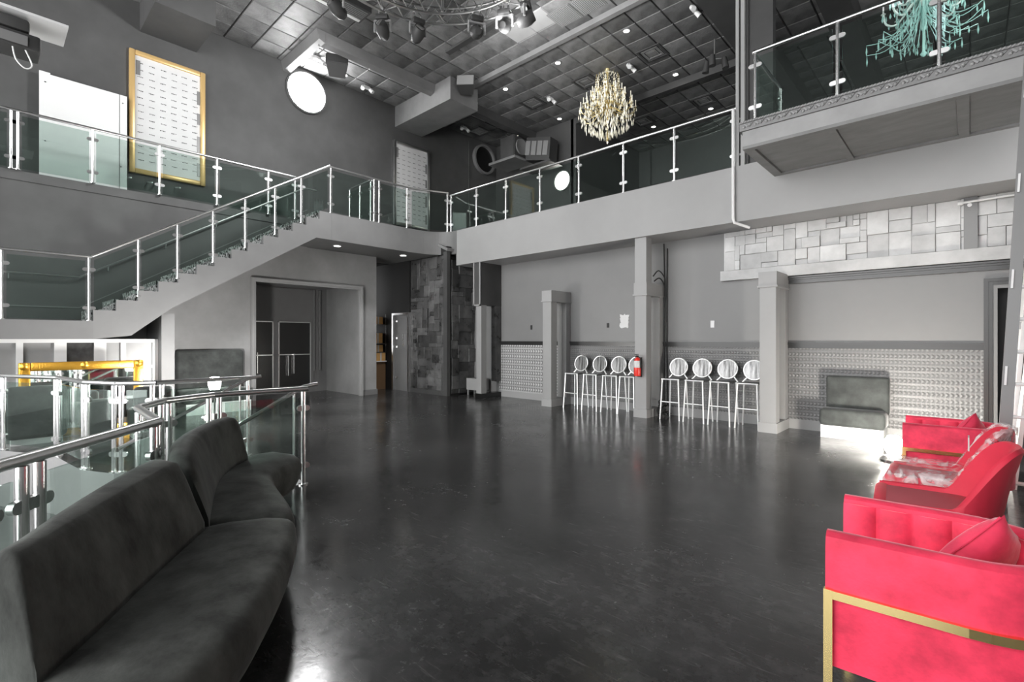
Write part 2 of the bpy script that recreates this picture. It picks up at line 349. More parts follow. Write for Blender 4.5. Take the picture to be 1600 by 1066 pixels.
struct('trim_2', m, 'moulding', 'dark crown moulding under the stone frieze')

# ================================================================ upper floors
m = MB().box(-9.9, 3, 8.5, 9.3, 3.44, ZF).box(-10.4, 3, 9.3, 17.2, 3.6, ZF).box(-12.8, -10.1, 8.55, 17.2, 3.9, ZF)
tag(m.build('mezzanine_floor', 'fascia_paint'), 'plain grey balcony fascia across the back of the hall above the stools', 'balcony')
# top landing with rounded corner
front = [(-10.6, 5.4), (-10.6, 7.5)] + [tuple(p)[:2] for p in cr([(-10.6, 7.5, 0), (-10.55, 7.95, 0), (-10.38, 8.3, 0), (-10.1, 8.48, 0), (-9.88, 8.5, 0)], 5)][1:]
poly = front + [(-9.88, 8.7), (-12.79, 8.7), (-12.79, 5.41)]
lt = thing('top_landing', 'grey curved landing slab at the top of the staircase', 'landing', (-11.5, 7, 3.75))
MB().prism(poly, 3.75, ZF).build('slab', 'stair_paint', lt)
for k, (x, y) in enumerate(((-11.15, 5.82), (-11.13, 7.69))):
    t = thing('downlight', ['round white downlight in the landing soffit above the framed opening', 'round white downlight in the landing soffit nearest the stone pier'][k], 'downlight', (x, y, 3.73), 'soffit downlights')
    MB().lathe([(.10, 3.752), (.10, 3.735), (.078, 3.735), (.078, 3.752)], 20, (x, y, 0)).build('ring', 'white', t); MB().lathe([(.0, 3.748), (.077, 3.748), (.077, 3.742), (0, 3.742)], 20, (x, y, 0)).build('lamp_face', 'downlight_glow', t)
tag(MB().box(-12.8, -11.82, -6, 5.4, ZF - .16, ZF).build('left_balcony_floor', 'left_paint'), 'narrow upper walkway slab along the dark left wall', 'balcony')

# staircase
sc = thing('staircase', 'straight staircase with grey stepped side and speckled carpet rising to the landing', 'staircase', (-11.2, 3.3, 1.8))
Y0, Z0, RUN, RISE = 1.25, 1.8, .2975, .1829
poly = [(Y0 - .02, Z0 - .34)]
poly = [(1.25, 1.8)]
for i in range(14):
    poly += [(Y0 + RUN * i, Z0 + RISE * (i + 1)), (Y0 + RUN * (i + 1), Z0 + RISE * (i + 1))]
poly[-1] = (5.398, ZF)
poly += [(5.398, 3.75), (5.04, 3.75), (2.34, 2.06), (1.75, 1.56), (1.25, 1.5)]
MB().prism(poly, -11.84, -10.6, 'x').build('stepped_side', 'stair_paint', sc)
for i in range(14):
    y, z = Y0 + RUN * i, Z0 + RISE * (i + 1)
    MB().box(-11.83, -10.68, y - .02, y + RUN, z, z + .018).box(-11.83, -10.68, y - .022, y - .002, z - RISE + .018, z + .018).build('carpet_step', 'carpet', sc)
tag(MB().box(-11.85, -10.6, -5, 1.25, 1.5, 1.8).build('lower_landing', 'stair_paint'), 'grey intermediate landing slab at the foot of the staircase', 'landing')
# pillar under the stair end, and white framed partition under the landing
tag(MB().box(-11.84, -10.66, 2.2, 2.4, 0, 1.96).build('stair_support_wall', 'stair_paint'), 'narrow grey support wall under the foot of the staircase', 'wall')
t = thing('white_partition', 'white framed glazed partition under the lower landing', 'partition', (-10.95, 1.1, 0))
for (a, b) in ((-.6, -.5), (.36, .44), (.80, .95), (1.30, 1.46), (1.66, 1.73), (2.12, 2.2)): MB().box(-11.0, -10.915, a, b, .5, 1.44).build('mullion', 'white', t)
MB().box(-11.0, -10.92, -.6, 2.2, 1.44, 1.5).build('top_rail', 'white', t); MB().box(-11.0, -10.92, 1.735, 2.115, .98, 1.03).build('cross_rail', 'white', t); MB().box(-11.0, -10.92, -.6, 2.2, .0, .5).build('kick_panel', 'white_soft', t)
for (a, b, mm) in ((-.5, .36, 'pale_pane'), (.44, .80, 'pale_pane'), (.95, 1.30, 'dark_pane'), (1.46, 1.66, 'pale_pane'), (1.73, 2.12, 'pale_pane')): MB().box(-10.97, -10.96, a, b, .5, 1.44).build('pane', mm, t)  # mostly opaque pale grey in place of clear glass, one dark

# ---- box beams
tag(MB().box(-12.8, -11.45, 2.26, 3.3, 7.98, ZC - .035).build('ceiling_beam', 'left_paint'), 'dark boxed beam stub on the left wall above the first framed sheet', 'beam')
tag(MB().box(-12.8, -10.2, 8.55, 9.55, 7.95, ZC - .035).build('ceiling_beam', 'beam_paint'), 'broad grey boxed beam jutting from the left wall above the second framed sheet', 'beam')
t = thing('ceiling_trim', 'grey sloped ceiling trim boxing in the speaker bay by the bright round window', 'trim', (-11, 5.4, ZC))
MB().prism([(-11.06, ZC - .04), (-10.84, ZC - .04), (-10.9, ZC - .26), (-11.06, ZC - .30)], 5.3, 8.55, 'y').build('long_trim', 'beam_paint', t)
MB().prism([(5.16, ZC - .04), (5.36, ZC - .04), (5.36, ZC - .30), (5.22, ZC - .26)], -12.8, -10.84, 'x').build('short_trim', 'beam_paint', t)
tag(MB().prism([(-11.06, ZC - .04), (-10.84, ZC - .04), (-10.9, ZC - .26), (-11.06, ZC - .30)], 9.55, 12.9, 'y').build('ceiling_trim', 'beam_dark'), 'dark sloped ceiling trim running behind the broad beam to the speaker stack', 'trim')
tag(MB().box(-10.6, 2.5, 9.16, 9.28, ZC - .16, ZC - .035).build('ceiling_rail', 'beam_paint'), 'long straight ceiling rail crossing above the back balcony', 'rail')
tag(MB().box(-9.4, -5.9, 7.72, 7.86, ZC - .09, ZC - .035).build('ceiling_slot', 'beam_dark'), 'dark narrow linear slot in the ceiling beside the ring truss', 'slot')
tag(MB().box(-9.2, 2.5, 12.9, 13.05, ZC - .22, ZC - .035).build('ceiling_beam', 'beam_dark'), 'dark downstand at the far edge of the upper floor ceiling behind the gold chandelier', 'beam')
tag(MB().box(-3.95, -3.35, 9.3, 16.9, ZC - .45, ZC - .035).build('ceiling_beam', 'beam_dark'), 'black deep ceiling beam left of the steel post', 'beam')
tag(MB().box(-2.2, -1.7, 9.3, 16.9, ZC - .5, ZC - .035).build('ceiling_beam', 'beam_dark'), 'black deep ceiling beam behind the projecting balcony', 'beam')
# steel post at the left end of the projecting balcony
t = thing('steel_post', 'tall grey steel channel post beside the projecting balcony', 'post', (-2.75, 8.55, ZF))
MB().box(-2.84, -2.79, 8.5, 8.62, ZF, ZC - .04).build('flange', 'fascia_paint', t); MB().box(-2.79, -2.66, 8.56, 8.6, ZF, ZC - .04).build('web', 'beam_dark', t); MB().box(-2.76, -2.70, 8.5, 8.56, ZF, ZC - .04).build('flange', 'fascia_paint', t)
MB().box(-2.66, -2.3, 8.6, 8.75, ZF, ZC - .04).build('side_plate', 'beam_dark', t)

# ================================================================ projecting balcony (right)
t = thing('projecting_balcony', 'projecting grey balcony box with panelled underside and ornate edge moulding', 'balcony', (-.8, 7.7, 4.07))
VX0, VX1, VY0 = -2.25, 1.6, 7.0
MB().box(VX0, VX1, VY0, 8.5, 4.10, 4.36).build('fascia', 'box_paint', t)
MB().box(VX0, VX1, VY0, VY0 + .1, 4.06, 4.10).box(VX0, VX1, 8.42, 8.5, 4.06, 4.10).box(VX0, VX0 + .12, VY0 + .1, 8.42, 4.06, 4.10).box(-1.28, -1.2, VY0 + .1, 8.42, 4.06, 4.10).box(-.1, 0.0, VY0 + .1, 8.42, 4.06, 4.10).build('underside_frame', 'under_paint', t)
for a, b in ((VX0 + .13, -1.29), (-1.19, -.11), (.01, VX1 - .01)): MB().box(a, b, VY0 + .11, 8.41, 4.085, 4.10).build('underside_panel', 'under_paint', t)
mo = MB().box(VX0 - .03, VX1, VY0 - .03, VY0, 4.30, 4.325).box(VX0 - .04, VX1, VY0 - .045, VY0, 4.395, 4.42).box(VX0 - .03, VX1, VY0 - .03, VY0, 4.325, 4.395).box(VX0 - .04, VX0, VY0, 8.5, 4.30, 4.42).build('edge_moulding', 'trim_grey', t)
m = MB(); x = VX0
k = 0
while x < 1.0:   # carved scrolls and rope beads of the moulding
    m.lathe([(.0, 0), (.022, .004), (.012, .016), (0, .02)], 6, (x + .03, VY0 - .03, 4.35 + (.012 if k % 2 else -.004)), Matrix.Rotation(math.radians(90), 3, 'X'))
    m.obox((x + .055, VY0 - .035, 4.36), (.018, 0, .02 if k % 2 else -.02), (0, .008, 0), (.006, 0, .006)); m.obox((x + .02, VY0 - .048, 4.407), (.012, 0, .008), (0, .006, 0), (0, 0, .009)); m.obox((x + .05, VY0 - .048, 4.407), (.012, 0, .008), (0, .006, 0), (0, 0, .009))
    x += .07; k += 1
tag(m.build('carving', 'pier_paint', mo), kind='stuff')
# white conduit
tag(MB().tube([(-2.86, 8.44, 5.3), (-2.86, 8.44, 3.5), (-2.84, 8.44, 3.42), (-2.66, 8.62, 3.34)], .024, 8).build('conduit_pipe', 'white', None, True), 'white conduit pipe running down the balcony fascia and kinking under it', 'pipe')

# ================================================================ stone panelling
def stones(parent, o, ud, W, H, nd, m, seed, cell=.105, lo=.012, hi=.05):
    rnd = random.Random(seed); nu, nv = int(round(W / cell)), int(round(H / cell)); cu, cv = W / nu, H / nv
    used = [[0] * nv for _ in range(nu)]; o, ud, nd = Vector(o), Vector(ud), Vector(nd)
    for j in range(nv):
        for i in range(nu):
            if used[i][j]: continue
            a, b = rnd.choice(((2, 3), (3, 2), (4, 3), (3, 4), (2, 2), (3, 1), (4, 2), (2, 4), (1, 2), (2, 1), (3, 3)))
            w_ = 1
            while w_ < a and i + w_ < nu and not used[i + w_][j]: w_ += 1
            h_ = 1
            while h_ < b and j + h_ < nv and all(not used[i + q][j + h_] for q in range(w_)): h_ += 1
            for q in range(w_):
                for r in range(h_): used[i + q][j + r] = 1
            d = rnd.uniform(lo, hi); g = .0025
            u0, u1, v0, v1 = i * cu + g, (i + w_) * cu - g, j * cv + g, (j + h_) * cv - g; e = .004
            vs = []
            for dd, ee in ((-.002, 0), (d - e, 0), (d, e)):
                for uu, vv in ((u0 + ee, v0 + ee), (u1 - ee, v0 + ee), (u1 - ee, v1 - ee), (u0 + ee, v1 - ee)): vs.append(o + ud * uu + nd * dd + Vector((0, 0, vv)))
            fs = [[3, 2, 1, 0], [8, 9, 10, 11]] + [[r * 4 + k, r * 4 + (k + 1) % 4, r * 4 + 4 + (k + 1) % 4, r * 4 + 4 + k] for r in (0, 1) for k in range(4)]
            MB().add(vs, fs).build('stone_panel', m, parent)
t = thing('stone_pier', 'dark stone clad pier at the corner under the landing', 'pier', (-10.8, 8.8, 0))
MB().box(-11.7, -10.08, 8.34, 9.29, 0, 3.74).box(-10.45, -10.08, 8.34, 8.6, 3.7, 3.95).build('core', 'black', t)
stones(t, (-11.68, 8.34, .12), (1, 0, 0), 1.5, 3.6, (0, -1, 0), 'stone_dark', 3, lo=.010, hi=.03)
stones(t, (-10.08, 8.46, .05), (0, 1, 0), .84, 3.55, (1, 0, 0), 'stone_dark', 5, cell=.12, lo=.01, hi=.07)
MB().box(-10.18, -10.03, 8.29, 8.40, 0, 3.8).build('corner_post', 'beam_dark', t)
MB().box(-11.68, -10.18, 8.30, 8.34, 0, .12).build('plinth', 'beam_dark', t)
MB().obox((-10.2, 8.4, 3.93), (.2, 0, -.09), (0, .12, 0), (.015, 0, .03)).build('torn_cap', 'beam_paint', t)
t = thing('stone_frieze', 'pale grey stone panel frieze above the crown moulding on the back wall', 'frieze', (-1.4, 9.3, 2.55))
MB().box(-3.3, .6, 9.27, 9.299, 2.56, 3.435).build('backing', 'stone_light', t)
stones(t, (-3.28, 9.27, 2.74), (1, 0, 0), 3.9, .70, (0, -1, 0), 'stone_light', 12, cell=.088, lo=.006, hi=.06)
MB().box(-3.34, .6, 9.19, 9.28, 2.56, 2.735).build('ledge', 'stone_light', t)
MB().box(-.06, .08, 9.18, 9.28, 2.735, 3.45).build('upright', 'trim_grey', t)
tag(MB().cyl((-.1, 9.16, 3.37), (.75, 9.1, 3.38), .016).cyl((-.12, 9.16, 3.37), (-.07, 9.16, 3.37), .03).cyl((.0, 9.16, 3.33), (.0, 9.2, 3.33), .025).build('curtain_rod', 'white', None, True), 'white rod fixed across the right end of the stone frieze', 'rod')

# ================================================================ piers at the stools
def pier(label, x, top, lint=(2.33, 2.58), w=.24, tall=False):
    t = thing('pier', label, 'pier', (x + w / 2, 8.9, 0), 'bridge piers along the stool wall')
    y0, y1 = 8.57, 9.28
    MB().box(x, x + w, y0, y0 + .2, .16, lint[0]).build('front_post', 'pier_paint', t); MB().box(x, x + w, y1 - .16, y1, .16, lint[0]).build('rear_post', 'pier_paint', t)
    MB().box(x - .02, x + w + .02, y0 - .02, y1, 0, .16).build('base', 'fascia_paint', t)
    MB().box(x - .015, x + w + .015, y0 - .015, y1, lint[0] + .02, lint[1]).box(x - .03, x + w + .03, y0 - .03, y1, lint[0], lint[0] + .03).build('lintel', 'fascia_paint', t)
    if tall: MB().box(x, x + w, y0, y0 + .22, lint[1], 3.44).build('upper_post', 'fascia_paint', t)
    return t
pier('grey pier left of all the stools with low bridge lintel to the wall', -7.02, 2.58)
pier('grey pier with the red extinguisher, rising to the balcony', -4.73, 2.58, tall=True)
pier('grey pier to the right of the last stool', -2.49, 2.56)
t = thing('pier', 'grey pier next to the dark stone pier with tall lintel block', 'pier', (-9.1, 8.9, 0), 'bridge piers along the stool wall')
MB().box(-9.2, -9.02, 8.57, 8.75, .12, 2.36).build('front_post', 'pier_paint', t); MB().box(-9.2, -9.02, 9.1, 9.28, .4, 2.36).build('rear_post', 'stone_dark', t)
MB().box(-9.22, -9.0, 8.55, 9.29, 0, .12).build('base', 'black_gloss', t); MB().box(-9.26, -9.02, 8.55, 9.29, 2.36, 3.44).build('lintel', 'beam_dark', t)
MB().box(-9.28, -9.24, 8.53, 8.57, 2.34, 3.44).box(-9.06, -9.02, 8.53, 8.57, 2.34, 3.44).box(-9.28, -9.02, 8.53, 8.57, 2.34, 2.38).build('lintel_frame', 'pier_paint', t)
t = thing('side_table', 'small pale box table beside the stone pier', 'table', (-9.7, 8.75, 0)); MB().box(-9.95, -9.4, 8.9, 9.2, .14, .45).build('box', 'pier_paint', t)
for x in (-9.93, -9.45): 
    for y in (8.92, 9.15): MB().box(x, x + .03, y, y + .03, 0, .14).build('leg', 'pier_paint', t)

# ================================================================ recess with glass doors, corridor, boxes
struct('wall_recess', MB().box(-14.0, -13.8, 4.0, 7.0, 0, 3.1).box(-13.8, -12.05, 3.95, 4.13, 0, 3.1), 'stair_paint', 'dark back wall of the framed recess')
struct('wall_recess_side', MB().box(-13.8, -12.05, 6.87, 7.32, 0, 3.74).box(-14, -12.05, 4.13, 6.87, 2.95, 3.1), 'recess_paint', 'grey return wall of the framed recess')
t = tag(thing('door_1', 'dark double glass doors with thin bright frames inside the recess', None, (-13.75, 5.6, 0)), kind='structure')
MB().box(-13.8, -13.74, 4.2, 6.45, 0, 2.9).build('door_surround', 'stair_paint', t)
for (a, b) in ((4.45, 5.33), (5.46, 6.36)):
    lf = MB().box(-13.74, -13.70, a, a + .025, .2, 1.98).box(-13.74, -13.70, b - .025, b, .2, 1.98).box(-13.74, -13.70, a, b, 1.955, 1.98).box(-13.74, -13.70, a, b, 1.06, 1.085).build('door_leaf', 'steel', t)
    MB().box(-13.735, -13.72, a + .02, b - .02, .2, 1.96).build('pane', 'black_gloss', lf)
for y in (6.45, 6.62): MB().box(-13.8, -13.72, y, y + .03, .6, 2.9).build('pilaster', 'trim_grey', t)
for y, z in ((4.9, 1.05), (5.7, .95), (5.85, 1.0)): MB().box(-13.70, -13.66, y, y + .02, z - .45, z + .1).build('handle', 'chrome', t)
m = MB()   # opening frame
for d_, w_, q in ((.0, .10, 0), (.035, .05, .012)):
    x1 = -11.80 + d_ * .8; a, b, c = 4.11 + q, 6.89 - q, 2.9 - q
    m.box(-11.86, x1, a, a + w_, 0, c - w_).box(-11.86, x1, b - w_, b, 0, c - w_).box(-11.86, x1, a, b, c - w_, c)
struct('trim_3', m, 'pier_paint', 'raised frame moulding around the wide recess opening')
struct('baseboard_left', MB().box(-11.85, -11.82, 6.9, 7.34, 0, .14).box(-11.85, -11.82, 2.4, 4.1, 0, .14), 'stair_paint', 'grey baseboard below the staircase wall')
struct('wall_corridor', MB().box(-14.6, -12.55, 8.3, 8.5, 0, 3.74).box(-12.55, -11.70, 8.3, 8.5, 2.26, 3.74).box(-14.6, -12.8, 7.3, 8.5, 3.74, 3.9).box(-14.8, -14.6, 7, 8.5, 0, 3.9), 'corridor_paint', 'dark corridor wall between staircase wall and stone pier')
t = tag(thing('door_3', 'grey metal corridor door with bright frame beside the stone pier', None, (-12.1, 8.3, 0)), kind='structure')
MB().box(-12.53, -12.46, 8.25, 8.4, 0, 2.26).box(-11.75, -11.68, 8.25, 8.4, 0, 2.26).box(-12.46, -11.75, 8.25, 8.4, 2.2, 2.26).build('door_frame', 'steel', t)
MB().box(-12.46, -11.75, 8.33, 8.38, 0, 2.2).build('door_leaf', 'stair_paint', t); MB().box(-12.0, -11.97, 8.28, 8.33, 1.3, 1.65).build('handle', 'chrome', t)
for z in (.35, 1.25, 1.5, 2.0): MB().box(-12.42, -12.33, 8.31, 8.335, z, z + .05).build('hinge', 'chrome', t)
t = thing('drawer_cabinet', 'brown drawer cabinet in the dark corridor', 'cabinet', (-13.1, 8.1, 0)); MB().box(-13.5, -12.9, 7.9, 8.28, 0, .82).build('body', 'brown_wood', t)
MB().box(-13.5, -12.84, 7.88, 8.28, .82, .85).build('top', 'white', t)
for z in (.3, .5, .7): MB().box(-13.2, -12.98, 7.87, 7.9, z, z + .025).build('handle', 'white', t)
for k, (z, h, x1, lab) in enumerate(((.85, .24, -12.86, 'wide orange cardboard box standing on the brown cabinet'), (1.12, .2, -13.0, 'lower orange cardboard box on the corridor shelves'), (1.38, .3, -13.02, 'middle orange cardboard box on the corridor shelves'), (1.95, .22, -13.0, 'topmost orange cardboard box on the corridor shelves'))):
    t = thing('cardboard_box', lab, 'box', (-13.2, 8.1, z), 'cardboard boxes in the corridor'); MB().box(-13.5, x1, 7.95, 8.25, z, z + h).build('carton', 'cardboard', t); MB().box(-13.5, x1 + .001, 8.07, 8.12, z, z + h + .002).build('tape', 'paper', t)
t = thing('shelf_rack', 'black wire shelf rack above the brown cabinet', 'shelves', (-13.2, 8.1, .85))
for z in (1.11, 1.37, 1.94): MB().box(-13.55, -12.85, 7.93, 8.28, z - .012, z).build('shelf', 'dark_steel', t)
for y in (7.94, 8.27): MB().cyl((-12.87, y, .85), (-12.87, y, 2.25), .008).build('upright', 'dark_steel', t)

# banquette below the stair
def banquette(name, label, x0, x1, y0, y1, axis):
    t = thing(name, label, 'banquette', ((x0 + x1) / 2, (y0 + y1) / 2, 0)); return t
t = banquette('banquette', 'dark upholstered banquette against the wall under the staircase', -11.8, -11.0, 2.65, 3.95, 0)
MB().rbox(-11.82, -11.66, 2.66, 3.92, .45, 1.27, .06).build('backrest', 'booth_velvet', t, True); MB().rbox(-11.8, -11.1, 2.66, 3.92, .22, .48, .06).build('seat', 'booth_velvet', t, True); MB().box(-11.8, -11.15, 2.7, 3.88, 0, .22).build('plinth', 'white_soft', t)
# banquette on the back wall
t = banquette('banquette', 'short grey velvet banquette on a white plinth against the embossed wainscot', -1.69, -.9, 8.75, 9.27, 0)
MB().rbox(-1.66, -.86, 9.04, 9.2, .36, .93, .045).build('backrest', 'booth_velvet', t, True); MB().rbox(-1.70, -.88, 8.74, 9.2, .18, .44, .06).build('seat', 'booth_velvet', t, True); MB().box(-1.68, -.9, 8.78, 9.2, 0, .185).build('plinth', 'white', t)

# ================================================================ glass railings
def stadium(mb, c, d, L, h, th):
    c, d = Vector(c), Vector(d).normalized(); s = d.cross(Vector((0, 0, 1))).normalized(); up = s.cross(d); pts = []
    for k in range(6): a = -math.pi / 2 + math.pi * k / 5; pts.append(d * (L / 2 - h / 2 + math.cos(a) * h / 2) + up * (math.sin(a) * h / 2))
    for k in range(6): a = math.pi / 2 + math.pi * k / 5; pts.append(d * (-L / 2 + h / 2 + math.cos(a) * h / 2) + up * (math.sin(a) * h / 2))
    mb.loft([[c + p - s * th for p in pts], [c + p + s * th for p in pts]]); return mb
def rail_run(root, a, b, ts, h=1.0, r=.024, pr=.021, drop=0., gb=.06, gt=.075, skip=(), cl=.17, ends=True, posts=None):
    a, b = Vector(a), Vector(b); d = b - a; dn = Vector((d.x, d.y, 0)).normalized(); s = Vector((-dn.y, dn.x, 0)); up = Vector((0, 0, 1))
    MB().cyl(a + up * h, b + up * h, r, 12).build('handrail', 'steel', root, True)
    for k, t_ in enumerate(ts):
        if posts is not None and k not in posts: continue
        p = a + d * t_; po = MB().cyl(p - up * drop, p + up * (h - r), pr, 10).cyl(p - up * drop, p - up * (drop - .012), pr * 2, 12).build('post', 'chrome', root, True)
        for z in (h * .20, h * .80): stadium(MB(), p + up * z, dn, cl, .055, .014).build('clamp', 'steel', po, True)
    for i in range(len(ts) - 1):
        if i in skip: continue
        L = d.length; g = .05 / max(L, .01); p, q = a + d * (ts[i] + g), a + d * (ts[i + 1] - g)
        vs = [v + s * k for k in (-.006, .006) for v in (p + up * gb, q + up * gb, q + up * (h - gt), p + up * (h - gt))]
        MB().add(vs, [[3, 2, 1, 0], [4, 5, 6, 7]] + [[k, (k + 1) % 4, 4 + (k + 1) % 4, 4 + k] for k in range(4)]).build('glass_panel', 'glass', root)
fr = lambda vals, a, b: [(v - a) / (b - a) for v in vals]
# left balcony
t = thing('glass_railing', 'steel and glass railing along the left wall balcony', 'railing', (-11.78, 2.4, ZF), 'glass railings')
rail_run(t, (-11.78, -1.7, ZF), (-11.78, 5.1, ZF), fr([-1.66, -.66, .33, .41, 1.38, 2.4, 3.42, 4.47, 5.08], -1.7, 5.1), 1.0, skip=(2,), drop=0, gb=.03)
# stair: lower landing, flight, top landing
t = thing('glass_railing', 'steel and glass railing on the lower landing left of the staircase', 'railing', (-10.66, .2, 1.8), 'glass railings')
rail_run(t, (-10.63, -1.8, 1.8), (-10.63, 1.24, 1.8), fr([-1.76, -.8, .2, 1.2], -1.8, 1.24), 1.06, gb=.02, drop=0)
t = thing('glass_railing', 'sloping steel and glass railing climbing the staircase', 'railing', (-10.63, 3.3, 1.9), 'glass railings')
sl = RISE / RUN
rail_run(t, (-10.63, 1.24, 1.8), (-10.63, 5.37, 1.8 + 4.13 * sl + .02), fr([1.22, 1.86, 2.44, 3.02, 3.59, 4.17, 4.72, 5.36], 1.24, 5.37), 1.07, gb=.14, drop=-.06, posts=range(1, 7))
t = thing('glass_railing', 'steel and glass railing along the top landing edge', 'railing', (-10.63, 6.9, ZF), 'glass railings')
rail_run(t, (-10.63, 5.37, ZF), (-10.63, 7.55, ZF), fr([5.39, 6.5, 6.64, 7.46], 5.37, 7.55), 1.05, skip=(1,), drop=0, gb=.03)
rail_run(t, (-10.63, 7.55, ZF), (-10.22, 8.5, ZF), (0.0, .97), 1.05, gb=.03, posts=(1,))
rail_run(t, (-10.66, 6.45, ZF), (-11.74, 6.45, ZF), (.04, .5, .97), 1.0, gb=.03)
# back balcony
t = thing('glass_railing', 'long steel and glass railing along the back balcony', 'railing', (-6.5, 8.53, ZF), 'glass railings')
rail_run(t, (-10.2, 8.54, ZF), (-2.83, 8.54, ZF), fr([-10.16, -9.17, -8.14, -7.08, -6.02, -4.96, -3.92, -2.86], -10.2, -2.83), .98, drop=0, gb=.03)
# projecting balcony
t = thing('glass_railing', 'thick railed steel and glass railing of the projecting right balcony', 'railing', (-.7, 7.04, ZF + .06), 'glass railings')
rail_run(t, (-2.12, 7.04, ZF + .06), (1.5, 7.04, ZF + .06), fr([-2.1, -1.17, -.24, .6, 1.45], -2.12, 1.5), .92, r=.026, drop=0, gb=.03)
rail_run(t, (-2.12, 7.04, ZF + .06), (-2.12, 8.4, ZF + .06), (.0, .93), .92, r=.02, gb=.03, posts=(1,))
# stair wall handrail
t = thing('wall_handrail', 'slim steel handrail bracketed to the dark wall beside the stairs', 'handrail', (-11.78, 3.3, 2.7))
MB().tube([(-11.74, -1.5, 2.62), (-11.74, 1.2, 2.62), (-11.74, 5.3, 2.62 + 4.1 * sl), (-11.74, 5.6, 2.62 + 4.1 * sl)], .018, 8).build('rail', 'steel', t, True)
for y in (-.9, .3, 1.6, 2.5, 3.4, 4.3, 5.2): 
    z = 2.62 + max(0, y - 1.2) * sl; MB().tube([(-11.85, y, z - .09), (-11.77, y, z - .09), (-11.74, y, z - .01)], .009, 6).build('bracket', 'steel', t, True)
struct('trim_4', MB().prism([(1.2, 2.06), (5.4, 2.06 + 4.2 * sl), (5.4, 2.08 + 4.2 * sl), (1.2, 2.08)], -11.85, -11.83, 'x').box(-11.85, -11.83, -2, 1.2, 2.06, 2.08), 'trim_grey', 'thin skirting line along the stair wall')
# pit railings
def poly_rail(root, pts, h, pair=True, n_extra=None, last=True, hz=None):
    for i in range(len(pts) - 1):
        a, b = Vector((*pts[i], 0)), Vector((*pts[i + 1], 0)); L = (b - a).length
        rail_run(root, a, b, (.045 / L, 1 - .045 / L) if L < 1.5 else (.045 / L, .5, 1 - .045 / L), h, r=.027, pr=.024, gb=.08, gt=.08, cl=.13)
t = thing('glass_railing', 'far steel and glass railing of the sunken stairwell in front of the gold frame', 'railing', (-7.5, .9, 0), 'glass railings')
poly_rail(t, [(-10.6, -.30), (-9.62, .18), (-8.66, .67), (-7.52, .81), (-7.03, 1.03), (-6.82, 1.36), (-6.82, 2.38)], 1.0)
t = thing('glass_railing', 'near steel and glass railing behind the curved sofa', 'railing', (-4.0, .8, 0), 'glass railings')
poly_rail(t, [(-2.5, -.75), (-2.80, -.02), (-2.995, .145), (-3.72, .75), (-4.55, .79), (-4.92, 1.03), (-5.10, 1.45), (-5.03, 2.3)], .985)
for k, (x, lab) in enumerate(((-5.13, 'sloping steel handrail going down beside the near stairwell glass'), (-6.7, 'sloping steel handrail going down beside the far stairwell glass'))):
    t = thing('stair_handrail', lab, 'handrail', (x, 1.9, 0)); MB().tube([(x, 2.45, 1.02), (x, 2.3, 1.0), (x, 1.0, .32)], .02, 10).build('rail', 'steel', t, True)
    for y, z, zb in ((2.2, .95, -.15), (1.3, .48, -.6)): MB().cyl((x, y, z), (x, y, zb), .012).build('bracket', 'steel', t, True)

# ================================================================ foreground curved sofa
def seat_block(outline, z0, z1, n=8):
    pts = cr([(x, y, 0) for x, y in outline], 6, True); N = len(pts); mb = MB()
    area_ = sum(pts[i].x * pts[(i + 1) % N].y - pts[(i + 1) % N].x * pts[i].y for i in range(N)); sg = 1 if area_ > 0 else -1
    nor = []
    for i in range(N): d = (pts[(i + 1) % N] - pts[i - 1]).normalized(); nor.append(Vector((d.y, -d.x, 0)) * sg)
    rings = []
    for off, z in ((-.12, z0), (-.07, z0 + .03), (-.015, z0 + .14), (0, z1 - .10), (-.008, z1 - .05), (-.028, z1 - .02), (-.06, z1 - .004), (-.11, z1), (-.16, z1 + .002)):
        rings.append([p + nn * off + Vector((0, 0, z)) for p, nn in zip(pts, nor)])
    return mb.loft(rings)
def back_block(O, J, zt, zs, th=.13, n=8):
    O = cr([(x, y, 0) for x, y in O], n); J = cr([(x, y, 0) for x, y in J], n); rings = []; K = len(O)
    for i, (o, j) in enumerate(zip(O, J)):
        e = min(1, min(i, K - 1 - i) / 4); e = math.sqrt(max(0, 1 - (1 - e) ** 2)); d = (j - o); d = d.normalized() if d.length > .01 else Vector((.6, .8, 0))
        top = zt - .07 * (1 - e); L_ = (j - o).length; t_ = max(th, .60 * L_) * (.85 + .15 * e); z = lambda h: Vector((0, 0, h))
        prof = [(-.03, .06), (-.02, .45), (0, top - .10), (.015, top - .03), (.045, top - .004), (.08, top), (t_ - .025, top - .010), (t_, top - .035)]
        prof += [(t_ + max(L_ - t_, .05) * q_ ** .75, top - .045 - (top - .045 - zs - .06) * q_) for q_ in (.12, .3, .55, .8)]
        ring = [o + d * a + z(b) for a, b in prof]; jj = j if (j - o).length > t_ + .05 else o + d * (t_ + .06)
        ring += [jj + z(zs + .06), jj + d * .01 + z(zs - .06), jj + z(.06)]; rings.append(ring)
    return MB().loft(rings)
t = thing('curved_sofa', 'large curved dark grey velvet sofa in the left foreground', 'sofa', (-2.9, .8, 0))
AO = [(-2.31, .0), (-2.40, .055), (-2.60, .15), (-2.92, .32), (-3.28, .53), (-3.50, .69)]
AJ = [(-2.13, .115), (-2.21, .175), (-2.38, .30), (-2.62, .46), (-2.90, .66), (-3.18, .86)]
BO = [(-3.52, .75), (-3.98, .87), (-4.36, 1.06), (-4.68, 1.28), (-4.86, 1.46)]
BJ = [(-3.22, .89), (-3.85, 1.10), (-4.22, 1.25), (-4.55, 1.45), (-4.74, 1.62)]
back_block(AO, AJ, .82, .40, .14).build('near_backrest', 'velvet', t, 75)
